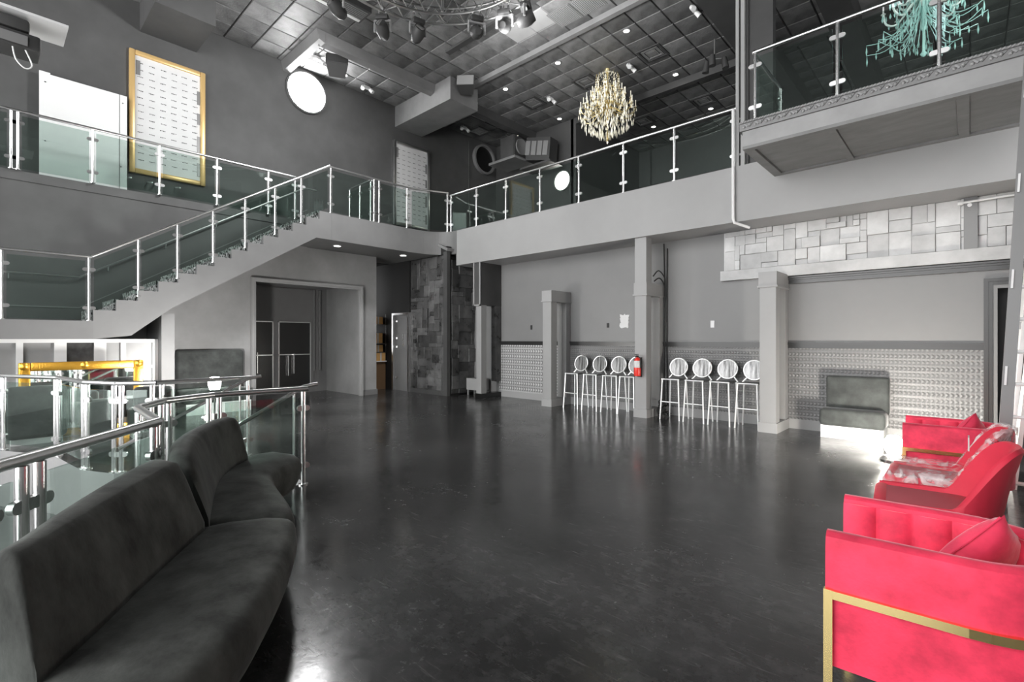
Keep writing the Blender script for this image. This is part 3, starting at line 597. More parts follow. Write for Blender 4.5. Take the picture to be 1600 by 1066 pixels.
back_block(BO, BJ, .82, .40, .14).build('far_backrest', 'velvet', t, 75)
def seat_loft(F, K, z1, n=5, z0=.10):
    F = cr([(x, y, 0) for x, y in F], n); K = cr([(x, y, 0) for x, y in K], n); rings = []; N = len(F); Z = lambda h: Vector((0, 0, h))
    for i, (f, k) in enumerate(zip(F, K)):
        d = (f - k).normalized(); e = min(1, min(i, N - 1 - i) / 2.0); e = math.sqrt(max(0, 1 - (1 - e) ** 2)); zt = z1 - .025 * (1 - e)
        L = (f - k).length; ring = [k + Z(z0), k + Z(zt - .01)] + [k + d * (L * q) + Z(zt + .012 * math.sin(math.pi * q)) for q in (.35, .7)]
        for off, z in ((-.09, zt - .002), (-.05, zt - .012), (-.02, zt - .035), (-.004, zt - .075), (0, zt - .13), (-.02, z0 + .12), (-.06, z0 + .04), (-.11, z0)): ring.append(f + d * (off - .012 * (1 - e)) + Z(z))
        rings.append(ring)
    return MB().loft(rings)
FA = [(-1.66, -.14), (-1.70, .16), (-1.84, .47), (-2.06, .72), (-2.39, .97), (-2.75, 1.19), (-3.06, 1.33)]
KA = [(-1.85, -.22), (-2.00, -.10), (-2.22, .06), (-2.50, .24), (-2.78, .42), (-3.05, .62), (-3.30, .84)]
seat_loft(FA, KA, .42).build('near_seat', 'velvet', t, 75)
FB = [(-3.08, 1.335), (-3.34, 1.42), (-3.80, 1.52), (-4.12, 1.61), (-4.30, 1.75), (-4.40, 1.92), (-4.54, 2.02), (-4.72, 2.04), (-4.88, 1.96)]
KB = [(-3.31, .85), (-3.55, .92), (-3.95, 1.00), (-4.30, 1.15), (-4.55, 1.32), (-4.68, 1.45), (-4.76, 1.55), (-4.82, 1.60), (-4.88, 1.65)]
seat_loft(FB, KB, .42).build('far_seat', 'velvet', t, 75)
MB().prism([(x, y) for x, y in ((-1.95, -.1), (-2.0, .3), (-2.25, .65), (-2.8, 1.0), (-3.2, 1.15), (-3.9, 1.38), (-4.3, 1.6), (-4.7, 1.85), (-4.85, 1.6), (-4.3, 1.15), (-3.5, .8), (-2.6, .25))], 0, .12).build('plinth', 'black', t)

# ================================================================ pink barrel chairs
def upath(hw, x0, x1, n=14, off=0.):
    """U in plan, open to -X: from near arm front, around the back, to far arm front; (point, outward normal)"""
    R = hw; cx = x1 - R; out = [((x0, -hw - off), (0, -1)), ((x0 + (cx - x0) * .5, -hw - off), (0, -1))]
    for k in range(n + 1):
        a = -math.pi / 2 + math.pi * k / n; out.append(((cx + math.cos(a) * (R + off), math.sin(a) * (R + off)), (math.cos(a), math.sin(a))))
    return out + [((x0 + (cx - x0) * .5, hw + off), (0, 1)), ((x0, hw + off), (0, 1))]
def barrel_chair():
    t = thing('barrel_chair', 'x', 'chair', (0, 0, 0), 'pink barrel chairs along the right side')
    hw, x0, x1, zb, zt = .335, -.38, .37, .22, .735
    def ring(p, nrm, prof): return [Vector((p[0] + nrm[0] * a, p[1] + nrm[1] * a, z)) for a, z in prof]
    prof = [(0, zb), (.005, zb + .25), (0, zt - .05), (-.008, zt - .015), (-.03, zt), (-.06, zt), (-.078, zt - .012), (-.085, zt - .04), (-.085, zb)]
    pa = upath(hw, x0, x1)
    MB().loft([ring(p, n, prof) for p, n in pa]).build('shell', 'red_velvet', t, True)
    # vertical channels inside
    fine = []
    for k in range(len(pa) - 1):
        q_ = max(1, int(math.dist(pa[k][0], pa[k + 1][0]) / .011))
        for j in range(q_):
            f = j / q_; fine.append((tuple(pa[k][0][i] * (1 - f) + pa[k + 1][0][i] * f for i in (0, 1)), tuple(pa[k][1][i] * (1 - f) + pa[k + 1][1][i] * f for i in (0, 1))))
    fine.append(pa[-1]); s = 0; rings = []
    for k, (p, n) in enumerate(fine):
        if k: s += math.dist(p, fine[k - 1][0])
        b = .085 + .034 * abs(math.sin(math.pi * s / .135)) ** .45
        rings.append(ring(p, n, [(-.08, zb + .1), (-.08, zt - .03), (-b * .5 - .045, zt - .025), (-b, zt - .06), (-b - .006, zt - .25), (-b, zb + .1)]))
    MB().loft(rings).build('channel_lining', 'red_velvet', t, True)
    MB().rbox(-.39, .26, -.25, .25, .24, .44, .05, 3).build('seat_cushion', 'red_velvet', t, True)
    gp = upath(hw, x0, x1, 20, .012)
    MB().loft([ring(p, n, [(-.01, .490), (.010, .490), (.010, .522), (-.01, .522)]) for p, n in gp]).build('gold_band', 'gold', t)
    for sgn in (-1, 1):
        MB().box(x0 - .004, x0 + .026, sgn * (hw + .024), sgn * (hw - .0), 0, .524).build('gold_leg', 'gold', t)
        MB().box(.2, .23, sgn * .2 - .015, sgn * .2 + .015, 0, .22).build('rear_leg', 'gold', t)
    return t
bc = barrel_chair()
place(bc, (-.055, 2.62, 0), (0, 0, math.radians(3)), 'large pink velvet barrel chair with gold band in the right foreground')
place(copy_tree(bc), (-.08, 6.05, 0), (0, 0, math.radians(2)), 'pink velvet barrel chair farthest back beside the floor lamp')
def cushion(label, loc, rot, s):
    mb = MB(); n = 12; rings = []
    bm = bmesh.new(); bmesh.ops.create_grid(bm, x_segments=14, y_segments=14, size=1)
    vs = []; fs = []
    for sg in (1, -1):
        base = len(vs)
        for v in bm.verts:
            u, w_ = v.co.x, v.co.y; q = (1 - abs(u) ** 2.4) * (1 - abs(w_) ** 2.4); pin = 1 - .10 * (1 - abs(abs(u) - abs(w_))) * 0 ; edge = 1 - .07 * ((1 - w_ * w_) * (abs(u) > .99) + (1 - u * u) * (abs(w_) > .99))
            vs.append(Vector((u * s * (1 - .10 * (1 - w_ * w_) * abs(u)), w_ * s * (1 - .10 * (1 - u * u) * abs(w_)), sg * s * .42 * max(q, 0) ** .55)))
        bm.verts.index_update(); fs += [[base + v.index for v in (f.verts if sg > 0 else reversed(f.verts))] for f in bm.faces]
    bm.free(); mb.add(vs, fs)
    t = thing('throw_cushion', label, 'cushion', loc, 'throw cushions on the pink chairs'); t.rotation_euler = rot; ORG[t.name] = Vector((0, 0, 0))
    mb.build('cushion_cover', 'cushion', t, True)
    MB().tube([(-s * .9, -s, 0), (0, -s * .92, 0), (s * .9, -s, 0)], .004, 5).build('zip_seam', 'cushion', t)
    return t
def lean(turn, tilt, roll): return (Matrix.Rotation(math.radians(turn), 3, 'Z') @ Matrix.Rotation(math.radians(-tilt), 3, 'Y') @ Matrix.Rotation(math.radians(roll), 3, 'Z')).to_euler()
cushion('pink scatter cushion leaning in the foreground barrel chair', (.03, 2.74, .625), lean(-35, 62, 35), .17)
cushion('pink scatter cushion leaning in the farthest barrel chair', (-.01, 6.16, .63), lean(-30, 66, 30), .17)

# ---- red tub chairs
def tub_shell(inf=0., noise=0.):
    hw, x0, x1 = .30 + inf, -.36 - inf, .24 + inf; rings = []; rnd = random.Random(4)
    pa = upath(hw, x0, x1, 18); tot = len(pa)
    fine = []
    for k in range(len(pa) - 1):
        for j in range(3): f = j / 3; fine.append((tuple(pa[k][0][i] * (1 - f) + pa[k + 1][0][i] * f for i in (0, 1)), tuple(pa[k][1][i] * (1 - f) + pa[k + 1][1][i] * f for i in (0, 1))))
    fine.append(pa[-1])
    for p, n in fine:
        q = min(1, max(0, (p[0] - .0) / .22)); q = q * q * (3 - 2 * q); zt = .47 + inf + .37 * q + (.03 * (p[0] - x0)); lean = .10 * q
        zz = [(-.05, .30 - inf), (0, .36), (.01 + lean * .3, (.36 + zt) / 2), (lean, zt - .02), (lean - .015, zt), (lean - .035, zt - .005), (lean - .05, zt - .04), (-.05 + lean * .2, .44), (-.07, .34)]
        rings.append([Vector((p[0] + n[0] * a + rnd.uniform(-noise, noise), p[1] + n[1] * a + rnd.uniform(-noise, noise), z + rnd.uniform(-noise, noise))) for a, z in zz])
    return MB().loft(rings)
def tub_chair():
    t = thing('tub_chair', 'x', 'chair', (0, 0, 0), 'red tub chairs along the right side')
    tub_shell().build('shell', 'red_fabric', t, True)
    MB().rbox(-.38, .2, -.28, .28, .30, .455, .05, 3).build('seat', 'mauve_seat', t, True)
    MB().rbox(-.385, -.30, -.29, .29, .30, .46, .035, 3).build('front_rail', 'red_fabric', t, True)
    for x in (-.26, .16):
        for y in (-.2, .2): MB().cyl((x, y, .31), (x * 1.15, y * 1.2, 0), .012).build('leg', 'chrome', t, True)
    for y in (-.24, .24): MB().cyl((-.3, y, .012), (.19, y, .012), .012).build('runner', 'chrome', t, True)
    return t
tb = tub_chair(); place(tb, (-.10, 4.22, 0), (0, 0, math.radians(5)), 'bare red tub chair with chrome legs between the two pink barrel chairs')
place(copy_tree(tb), (-.11, 4.98, 0), (0, 0, math.radians(0)), 'red tub chair wrapped in clear plastic behind the bare one')
t = thing('plastic_wrap', 'crumpled clear plastic bag wrapped over the red tub chair behind', 'plastic', (-.11, 4.98, .3)); ORG[t.name] = Vector((-.11, 4.98, 0)); t.location = (-.11, 4.98, 0)
mw = tub_shell(.02, .006); mw.xf(Matrix.Translation((-.11, 4.98, 0))); mw.build('bag', 'plastic_wrap', t, True)
mw = MB().rbox(-.40, .1, -.3, .3, .43, .53, .05, 3); mw.xf(Matrix.Translation((-.11, 4.98, 0))); mw.build('bag_over_seat', 'plastic_wrap', t, True)
mw = MB().obox((-.005, 4.9, .74), (.004, 0, 0), (0, .055, 0), (0, 0, .05)); mw.build('paper_slip', 'paper', t)

# ================================================================ bar stools
def stool():
    t = thing('bar_stool', 'x', 'stool', (0, 0, 0), 'chrome bar stools with round backs'); r = .0135; w_, d_, H = .165, .17, .75
    for nm, y, k in (('front_leg', -1, 0), ('rear_leg', 1, 0)):
        for s in (-1, 1): MB().cyl((s * (w_ + .022), y * (d_ + .035), 0), (s * w_ * .93, y * d_, H), r, 8).build(nm, 'stool_metal', t, True)
    MB().cyl((-w_ - .005, -d_, H), (w_ + .005, -d_, H), r, 8).build('front_rail', 'stool_metal', t, True)
    MB().rbox(-w_ + .005, w_ - .005, -d_ + .005, d_ - .005, H - .012, H + .012, .008, 2).build('seat', 'seat_pad', t)
    for y in (-1,): MB().cyl((-w_ - .017, y * (d_ + .021), .33), (w_ + .017, y * (d_ + .021), .33), r * .9, 8).build('footrest', 'stool_metal', t, True)
    M = Matrix.Rotation(math.radians(90 - 10), 3, 'X'); c = (0, d_ + .03, H + .215)
    MB().lathe([(0, -.010), (.165, -.010), (.165, .010), (0, .010)], 28, c, M).build('back_disc', 'stool_disc', t, True)
    ring = [Vector(c) + M @ Vector((.170 * math.cos(2 * math.pi * k / 28), .170 * math.sin(2 * math.pi * k / 28), 0)) for k in range(28)]
    MB().tube(ring, .013, 8, True).build('back_ring', 'stool_metal', t, True)
    for s in (-1, 1): MB().cyl((s * .185, d_, H), (s * .11, d_ + .022, H + .085), r, 8).build('back_strut', 'stool_metal', t, True)
    return t
st0 = stool(); ords = ['first stool left of the extinguisher pier counting from the left pier', 'second chrome stool from the left pier', 'third chrome stool from the left pier', 'chrome stool partly behind the extinguisher pier',
        'chrome stool just right of the extinguisher pier', 'second chrome stool right of the extinguisher pier', 'third chrome stool right of the extinguisher pier', 'chrome stool partly hidden by the right-hand pier']
ords[0] = 'leftmost chrome stool of the row, next to the left pier'
for k, x in enumerate((-6.51, -6.03, -5.56, -5.16, -4.26, -3.81, -3.36, -2.91)):
    place(st0 if k == 0 else copy_tree(st0), (x + .19, 8.86, 0), (0, 0, math.radians(random.uniform(-2, 2))), ords[k])
for k, (y, lab) in enumerate(((2.25, 'chrome stool lying on the left balcony under the framed sheet, nearer the white board'), (2.75, 'chrome stool lying on the left balcony under the framed sheet, farther from the white board'))):
    o = copy_tree(st0); place(o, (-12.62, y, ZF + .24), (math.radians(-78), 0, math.radians(100)), lab)

# fire extinguisher
t = thing('fire_extinguisher', 'red fire extinguisher with white glare band hung on the pier', 'extinguisher', (-4.61, 8.46, .8))
MB().lathe([(0, .80), (.06, .80), (.066, .82), (.066, 1.08), (.05, 1.13), (.02, 1.15), (.018, 1.17), (0, 1.17)], 18, (-4.62, 8.47, 0)).build('cylinder', 'gloss_red', t, True)
MB().lathe([(.0668, .96), (.0675, .96), (.0675, 1.09), (.0668, 1.09)], 18, (-4.62, 8.47, 0)).build('glare_band', 'paper', t, True)  # white band paints in the glare on the upper cylinder
MB().box(-4.63, -4.61, 8.40, 8.5, 1.16, 1.19).box(-4.63, -4.61, 8.38, 8.5, 1.20, 1.215).build('handle', 'black', t); MB().tube([(-4.60, 8.45, 1.17), (-4.54, 8.44, 1.14), (-4.54, 8.45, .95)], .01, 6).build('hose', 'rubber', t, True); MB().box(-4.66, -4.58, 8.53, 8.57, .78, 1.15).build('bracket', 'black', t)
# small things on the back wall
def plate(name, label, cat, x, z, w_, h, m, y=9.3): 
    o = MB().rbox(x - w_ / 2, x + w_ / 2, y - .012, y, z - h / 2, z + h / 2, .004, 1).build(name, m); return tag(o, label, cat)
t = thing('paper_patch', 'torn bright white paper patch on the grey back wall', 'paper', (-5.37, 9.3, 1.8)); pts = []
for k in range(40):
    a = 2 * math.pi * k / 40; q = max(abs(math.cos(a)), abs(math.sin(a))); pts.append((-5.37 + .105 * math.cos(a) / q + random.uniform(-.02, .02), 1.88 + .145 * math.sin(a) / q + random.uniform(-.02, .02)))
MB().prism(pts, 9.288, 9.298, 'y').build('sheet', 'paper', t)
plate('wall_switch', 'small black socket plate on the wall above the pale wainscot', 'switch', -7.98, 1.79, .06, .11, 'black')
plate('wall_switch', 'white switch plate on the wall above the right-hand stools', 'switch', -3.52, 1.78, .075, .13, 'white')
plate('wall_hole', 'dark ragged wiring hole left of the white paper patch', 'hole', -5.78, 1.8, .06, .10, 'black')
plate('wall_outlet', 'small grey outlet low behind the left pier', 'outlet', -6.7, .62, .06, .1, 'trim_grey')
t = thing('cable_bundle', 'black cables hanging down the wall behind the extinguisher pier', 'cables', (-4.4, 9.2, 0))
for k, pts in enumerate(([(-4.47, 9.26, 3.4), (-4.45, 9.26, 2.3), (-4.46, 9.25, .4), (-4.42, 9.2, .05)], [(-4.40, 9.27, 3.3), (-4.41, 9.27, 1.8), (-4.39, 9.25, .2)], [(-4.62, 9.1, 2.75), (-4.5, 9.1, 2.85), (-4.4, 9.15, 2.7), (-4.42, 9.2, 2.5)], [(-4.6, 9.1, 2.65), (-4.48, 9.1, 2.7), (-4.42, 9.18, 2.55), (-4.43, 9.22, 2.3)])): MB().tube([tuple(p) for p in cr(pts, 6)], .012, 6).build('cable', 'rubber', t, True)
m = MB(); rnd = random.Random(9)
for k in range(7): m.tube([tuple(p) for p in cr([(-4.35 + rnd.uniform(-.1, .1), 9.0 + rnd.uniform(-.12, .12), rnd.uniform(.02, .3)) for _ in range(6)], 5)], .01, 5)
tag(m.build('cable_coil', 'rubber', t, True), kind='stuff')

# ================================================================ left side: white board, framed sheets, round windows
t = thing('white_board', 'large blank white board standing on the left balcony', 'board', (-12.6, 1.35, ZF))
MB().prism([(.72, ZF), (2.02, ZF), (2.02, 6.46), (.87, 6.46), (.87, 6.49), (.72, 6.49)], -12.66, -12.63, 'x').build('sheet', 'white', t)
MB().box(-12.63, -12.625, 1.89, 1.9, ZF, 6.46).build('joint_strip', 'beam_paint', t)
for y, z in ((.8, 6.3), (1.95, 6.3), (.8, 5.2), (1.92, 5.0)): MB().cyl((-12.632, y, z), (-12.62, y, z), .012, 8).build('screw', 'dark_steel', t)
def framed(label, y0, y1, z0, z1, seed, frame='poster_gold'):
    t = thing('framed_sheet', label, 'frame', (-12.76, (y0 + y1) / 2, z0), 'gold framed white sheets on the left wall'); w_ = .10
    for a, b, c, d in ((y0, y0 + w_, z0, z1), (y1 - w_, y1, z0, z1), (y0 + w_, y1 - w_, z0, z0 + w_), (y0 + w_, y1 - w_, z1 - w_, z1)):
        o = MB().rbox(-12.8, -12.72, a, b, c, d, .018, 2).build('frame_bar', frame, t, True)
    MB().box(-12.79, -12.765, y0 + w_, y1 - w_, z0 + w_, z1 - w_).build('sheet', 'paper', t)
    m = MB(); rnd = random.Random(seed); n = 6; k = 0; z = z1 - .25
    while z > z0 + .15:
        for i in range(n):
            y = y0 + .2 + (y1 - y0 - .4) * i / (n - 1) + rnd.uniform(-.01, .01)
            for q in range(4): m.box(-12.765, -12.763, y - .05 + q * .026, y - .05 + q * .026 + .018, z + rnd.uniform(-.006, .006), z + .016)
        z -= .145
    m.build('printed_marks', 'ink', t)
    for y, a, b in ((y1 - .16, z1 - .75, z1 - .45), (y1 - .16, z1 - 1.2, z1 - .95), (y1 - .16, z0 + .75, z0 + 1.1), (y1 - .16, z0 + .2, z0 + .5), (y0 + .12, z1 - .5, z1 - .2)): MB().box(-12.765, -12.755, y, y + .07, a, b).build('bracket_tape', 'trim_grey', t)
framed('gold framed sheet of rows of tiny print beside the white board', 2.07, 3.46, 4.97, 7.54, 1)
framed('framed sheet of rows of tiny print near the far corner behind the landing glass', 8.45, 9.82, 4.97, 7.54, 2, 'steel')
t = tag(thing('window_1', 'round brightly lit window high on the dark left wall', None, (-12.8, 5.8, 7.97)), kind='structure')
MY = Matrix.Rotation(math.radians(90), 3, 'Y')
MB().lathe([(.0, -.01), (.50, -.01), (.50, .03), (0, .03)], 40, (-12.79, 5.8, 7.97), MY).build('disc_face', 'disc_light', t, True); MB().lathe([(.50, 0), (.545, 0), (.545, .09), (.50, .09)], 40, (-12.8, 5.8, 7.97), MY).build('disc_rim', 'left_paint', t, True)
t = tag(thing('window_2', 'round black porthole on the left wall behind the speaker stack', None, (-12.8, 12.32, 7.96)), kind='structure')
MB().lathe([(.0, .0), (.46, .0), (.46, .02), (0, .02)], 36, (-12.79, 12.25, 7.93), MY).build('disc_face', 'black_gloss', t, True); MB().lathe([(.45, 0), (.52, 0), (.52, .12), (.45, .12)], 36, (-12.8, 12.25, 7.93), MY).build('disc_rim', 'beam_paint', t, True)
tag(MB().cyl((-12.78, 11.55, ZF), (-12.78, 11.55, 8.4), .018).build('wall_conduit', 'beam_dark', None, True), 'thin dark conduit on the left wall beside the black porthole', 'pipe')
t = tag(thing('reflection_disc', 'small round glowing disc standing in for a reflection in the back balcony glass', None, (-9.7, 12.9, 6.66)), kind='structure')  # glowing disc added in place of a round reflection in the glass
MX = Matrix.Rotation(math.radians(90), 3, 'X')
MB().lathe([(.0, -.01), (.30, -.01), (.30, .02), (0, .02)], 32, (-9.72, 12.89, 6.66), MX).build('disc_face', 'downlight_glow', t, True); MB().lathe([(.30, 0), (.335, 0), (.335, .06), (.30, .06)], 32, (-9.72, 12.9, 6.66), MX).build('disc_rim', 'beam_paint', t, True)
# gold mirror frame
t = thing('gold_mirror', 'ornate gold framed mirror leaning in front of the white partition', 'mirror', (-10.25, 1.1, 0))
for a, b, c, d in ((.36, .49, 0, 1.15), (1.72, 1.85, 0, 1.15), (.49, 1.72, 1.02, 1.15), (.49, 1.72, 0, .12)): MB().rbox(-10.27, -10.18, a, b, c, d, .02, 2).build('frame_bar', 'gold_frame', t, True)
MB().box(-10.26, -10.22, .49, 1.72, .12, 1.02).build('mirror_glass', 'mirror', t)
for y, z in ((1.1, 1.09), (.42, 1.09), (1.79, 1.09)): MB().lathe([(0, 0), (.06, .005), (.035, .03), (.015, .04), (0, .04)], 9, (-10.19, y, z), MY).build('carved_ornament', 'gold_frame', t, True)
# seating behind the far railing
def booth(label, x0, x1, y0, y1, z=.85):
    t = thing('lounge_chair', label, 'chair', ((x0 + x1) / 2, (y0 + y1) / 2, 0), 'low green-grey lounge seats behind the far railing')
    MB().rbox(x1 - .17, x1, y0, y1, .08, z, .07, 4).build('backrest', 'booth_velvet', t, True); MB().rbox(x0, x1 - .1, y0 + .02, y1 - .02, .12, .45, .06).build('seat', 'booth_velvet', t, True); MB().box(x0 + .05, x1 - .05, y0 + .05, y1 - .05, 0, .12).build('plinth', 'white_soft', t)
booth('wide lounge seat seen from behind at the left edge beyond the far glass', -10.14, -9.72, .22, .86, .83); booth('low lounge seat seen from behind between the paired posts of the far glass', -10.0, -9.3, .98, 1.38, .62); booth('lounge seat seen from behind beyond the far glass nearest the bright lamp', -9.55, -8.85, 1.5, 2.0, .80)

# ================================================================ floor lamps (photographer's LED lights)
t = thing('work_light', 'dazzling work light standing behind the stairwell railing', 'lamp', (-8.98, 2.57, 0))
LP = Vector((-8.98, 2.57, .78))
MB().lathe([(0, -.10), (.07, -.09), (.09, -.02), (.09, .06), (.06, .10), (0, .11)], 18, LP).build('lamp_globe', 'led_glow', t, True); MB().lathe([(0, -.16), (.06, -.16), (.075, -.10), (0, -.095)], 14, LP).build('housing', 'black', t, True)
MB().cyl((-8.98, 2.57, .1), LP - Vector((0, 0, .1)), .012).build('pole', 'dark_steel', t, True)
for a in (0, 2.1, 4.2): MB().cyl((-8.98, 2.57, .25), (-8.98 + .25 * math.cos(a), 2.57 + .25 * math.sin(a), .01), .009).build('leg', 'dark_steel', t, True)
t = thing('floor_lamp', 'dazzling round floor light between the banquette and the farthest pink chair', 'lamp', (-.68, 7.6, 0))
MB().lathe([(0, 0), (.13, 0), (.14, .03), (.10, .07), (0, .07)], 20, (-.68, 7.6, 0)).build('base', 'dark_steel', t, True); MB().lathe([(0, .08), (.06, .09), (.09, .14), (.10, .2), (.09, .26), (.06, .31), (0, .32)], 20, (-.68, 7.6, 0)).build('lamp_globe', 'lamp_glow', t, True)

# ================================================================ right edge: ladder, white boards
t = thing('extension_ladder', 'tall extension ladder leaning against the projecting balcony at the right edge', 'ladder', (.3, 6.6, 0))
A, B = Vector((.215, 6.55, 0)), Vector((.45, 6.9, 4.6)); off = Vector((.46, .02, 0)); d = (B - A).normalized(); sx = Vector((1, 0, 0)); sx = (sx - d * sx.dot(d)).normalized(); sy = d.cross(sx)
for k in (0, 1): MB().obox((A + B) / 2 + off * k, sx * .045, sy * .02, (B - A) / 2).build('side_rail', 'ladder_grey', t)
for k in range(15): p = A + (B - A) * ((k + .5) / 15); MB().cyl(p - sx * .025, p + off + sx * .02, .018, 8).build('rung', 'white', t, True)
for k in (.25, .45, .65, .85): p = A + (B - A) * k; MB().obox(p - sx * .022, sx * .008, sy * .04, d * .09).build('bracket', 'white', t)
for k, (x, y0, y1, h, lab) in enumerate(((.29, 7.45, 7.95, 2.35, 'taller white board leaning on the right wall beyond the ladder'), (.31, 7.0, 7.4, 1.9, 'shorter white board leaning on the right wall just beyond the ladder'), (.15, 3.2, 3.8, .5, 'low white board leaning between the foreground chair and the bare red tub chair'))):
    t = thing('leaning_board', lab, 'board', (x, (y0 + y1) / 2, 0), 'white boards stacked along the right wall'); xt = x + (.14 if h < 1 else .16)
    m = MB().add([(x, y0, 0), (x, y1, 0), (xt, y1, h), (xt, y0, h), (x + .035, y0, 0), (x + .035, y1, 0), (xt + .035, y1, h), (xt + .035, y0, h)], [[0, 1, 2, 3], [7, 6, 5, 4], [0, 4, 5, 1], [1, 5, 6, 2], [2, 6, 7, 3], [3, 7, 4, 0]]); m.build('slab', 'white', t)
    for q in (.3, .7): c_ = Vector((x, y0 + .1, 0)).lerp(Vector((xt, y0 + .1, h)), q); MB().box(c_.x - .015, c_.x, c_.y - .03, c_.y + .03, c_.z - .04, c_.z + .04).build('hinge', 'speaker_grey', t)

# ================================================================ ceiling equipment
# ring truss
t = thing('ring_truss', 'circular aluminium lighting truss hung under the ceiling', 'truss', (-5.9, 4.6, 7.5))
RC = Vector((-5.9, 4.6, 0)); NR = 64
pt = lambda r, z, k: RC + Vector((r * math.cos(2 * math.pi * k / NR), r * math.sin(2 * math.pi * k / NR), z))
for r, z in ((2.0, 7.5), (1.7, 7.5), (2.0, 7.8), (1.7, 7.8)): MB().tube([pt(r, z, k) for k in range(NR)], .024, 7, True).build('chord', 'steel', t, True)
for k in range(0, NR, 2):
    if seen_dist(pt(1.85, 7.6, k)) is None: continue
    for (r0, z0, r1, z1) in ((2.0, 7.5, 1.7, 7.5), (2.0, 7.5, 2.0, 7.8), (1.7, 7.5, 1.7, 7.8)):
        MB().cyl(pt(r0, z0, k), pt(r1, z1, k + 1), .011, 6).cyl(pt(r1, z1, k + 1), pt(r0, z0, k + 2), .011, 6).build('lacing', 'steel', t, True)
for k in (8, 24, 40, 56): MB().cyl(pt(1.85, 7.8, k), pt(1.85, ZC, k), .012).build('hanger', 'dark_steel', t)
MB().cyl((-7.15, 5.8, 7.55), (-7.15, 5.8, 8.6), .03).build('drop_pole', 'steel', t, True)
def moving_head():
    t = thing('moving_head_light', 'x', 'stage light', (0, 0, 0), 'moving head lights hung from the ring truss')
    MB().rbox(-.12, .12, -.10, .10, -.10, 0, .02, 2).build('base', 'cabinet', t, True)
    MB().tube([(-.15, 0, -.08), (-.155, 0, -.16), (-.155, 0, -.30)], .025, 8).tube([(.15, 0, -.08), (.155, 0, -.16), (.155, 0, -.30)], .025, 8).box(-.16, .16, -.04, .04, -.13, -.09).build('yoke', 'fixture_grey', t, True)
    M = Matrix.Rotation(math.radians(65), 3, 'X')
    h = MB().lathe([(0, -.17), (.06, -.17), (.10, -.12), (.125, -.02), (.125, .06), (.105, .14), (.10, .16), (.085, .15), (0, .15)], 18, (0, 0, -.28), M).build('head', 'cabinet', t, True)
    MB().lathe([(0, .151), (.084, .151), (.084, .158), (0, .158)], 18, (0, 0, -.28), M).build('lens', 'mirror', h, True)
    MB().cyl((-.07, 0, 0), (-.07, 0, .10), .02).cyl((.07, 0, 0), (.07, 0, .10), .02).build('clamp', 'steel', t, True)
    return t
mh = moving_head()
ML = [(-7.88, 5.0, 'moving head light second from the left on the ring truss'), (-7.5, 5.5, 'moving head light third from the left on the ring truss'), (-6.65, 6.2, 'moving head light hanging right of the drop pole, fourth from left'), (-6.15, 6.42, 'moving head light with pale body at the right of the truss'), (-7.93, 4.15, 'moving head light cut by the top edge at the left of the truss'), (-5.75, 6.55, 'moving head light cut by the top edge at the right of the truss')]
for k, (x, y, lab) in enumerate(ML): place(mh if k == 0 else copy_tree(mh), (x, y, 7.42), (0, 0, math.radians((40, 75, -120, -150, 10, 120)[k])), lab, (.95,) * 3)
# boxes in the ceiling left of the truss
t = thing('air_unit', 'rectangular grilled air unit fixed to the ceiling left of the ring truss', 'air unit', (-9.6, 5.2, ZC)); MB().box(-9.75, -9.25, 4.5, 5.6, ZC - .22, ZC - .035).build('body', 'beam_dark', t); MB().box(-9.7, -9.62, 4.55, 5.55, ZC - .235, ZC - .22).build('grille', 'white_soft', t)
for k in range(6): MB().box(-9.58 + k * .05, -9.555 + k * .05, 4.55, 5.55, ZC - .235, ZC - .22).build('slat', 'trim_grey', t)
# vents and lamps in ceiling
for k, (x, y, lab) in enumerate(((-5.73, 11.27, 'square ceiling diffuser to the upper right of the gold chandelier'), (-7.7, 11.28, 'square ceiling diffuser just left of the gold chandelier top'), (-5.75, 14.55, 'square ceiling diffuser to the far right of the gold chandelier'), (-9.56, 11.2, 'square ceiling diffuser above the speaker stack'), (-12.2, 11.5, 'square ceiling diffuser in the far left corner bay'), (-7.75, 14.6, 'square ceiling diffuser in the dark behind the gold chandelier'))):
    t = thing('ceiling_diffuser', lab, 'vent', (x, y, ZC - .03), 'square ceiling diffusers')
    for q, (a, b) in enumerate(((.30, .25), (.21, .16), (.12, .08))):
        z = ZC - .045 + q * .004; MB().box(x - a, x + a, y - a, y - b, z - .012, z + .01).box(x - a, x + a, y + b, y + a, z - .012, z + .01).box(x - a, x - b, y - b, y + b, z - .012, z + .01).box(x + b, x + a, y - b, y + b, z - .012, z + .01).build('ring', 'beam_dark' if q == 0 else 'beam_paint', t)
    MB().box(x - .08, x + .08, y - .08, y + .08, ZC - .055, ZC - .035).build('core', 'trim_grey', t)
for k, (x, y, lab) in enumerate(((-5.76, 10.05, 'round ceiling downlight near the top of the picture right of the chandelier'), (-7.71, 10.02, 'round ceiling downlight up-left of the gold chandelier'), (-5.75, 12.6, 'round ceiling downlight right of the gold chandelier'), (-9.63, 12.6, 'round ceiling downlight right of the speaker stack'), (-5.81, 15.2, 'round ceiling downlight just above the right end of the back railing'), (-9.6, 10.06, 'round ceiling downlight beside the grey wedge loudspeaker'), (-12.25, 6.6, 'round ceiling downlight in the bay by the bright round window'), (-7.7, 15.2, 'round ceiling downlight low behind the gold chandelier'))):
    t = thing('downlight', lab, 'downlight', (x, y, ZC - .03), 'recessed ceiling downlights')
    MB().lathe([(.10, -.025), (.10, -.045), (.066, -.045), (.066, -.025)], 18, (x, y, ZC)).build('ring', 'beam_paint', t, True); MB().lathe([(0, -.032), (.065, -.032), (.065, -.04), (0, -.04)], 18, (x, y, ZC)).build('lamp_face', 'downlight_glow', t, True)
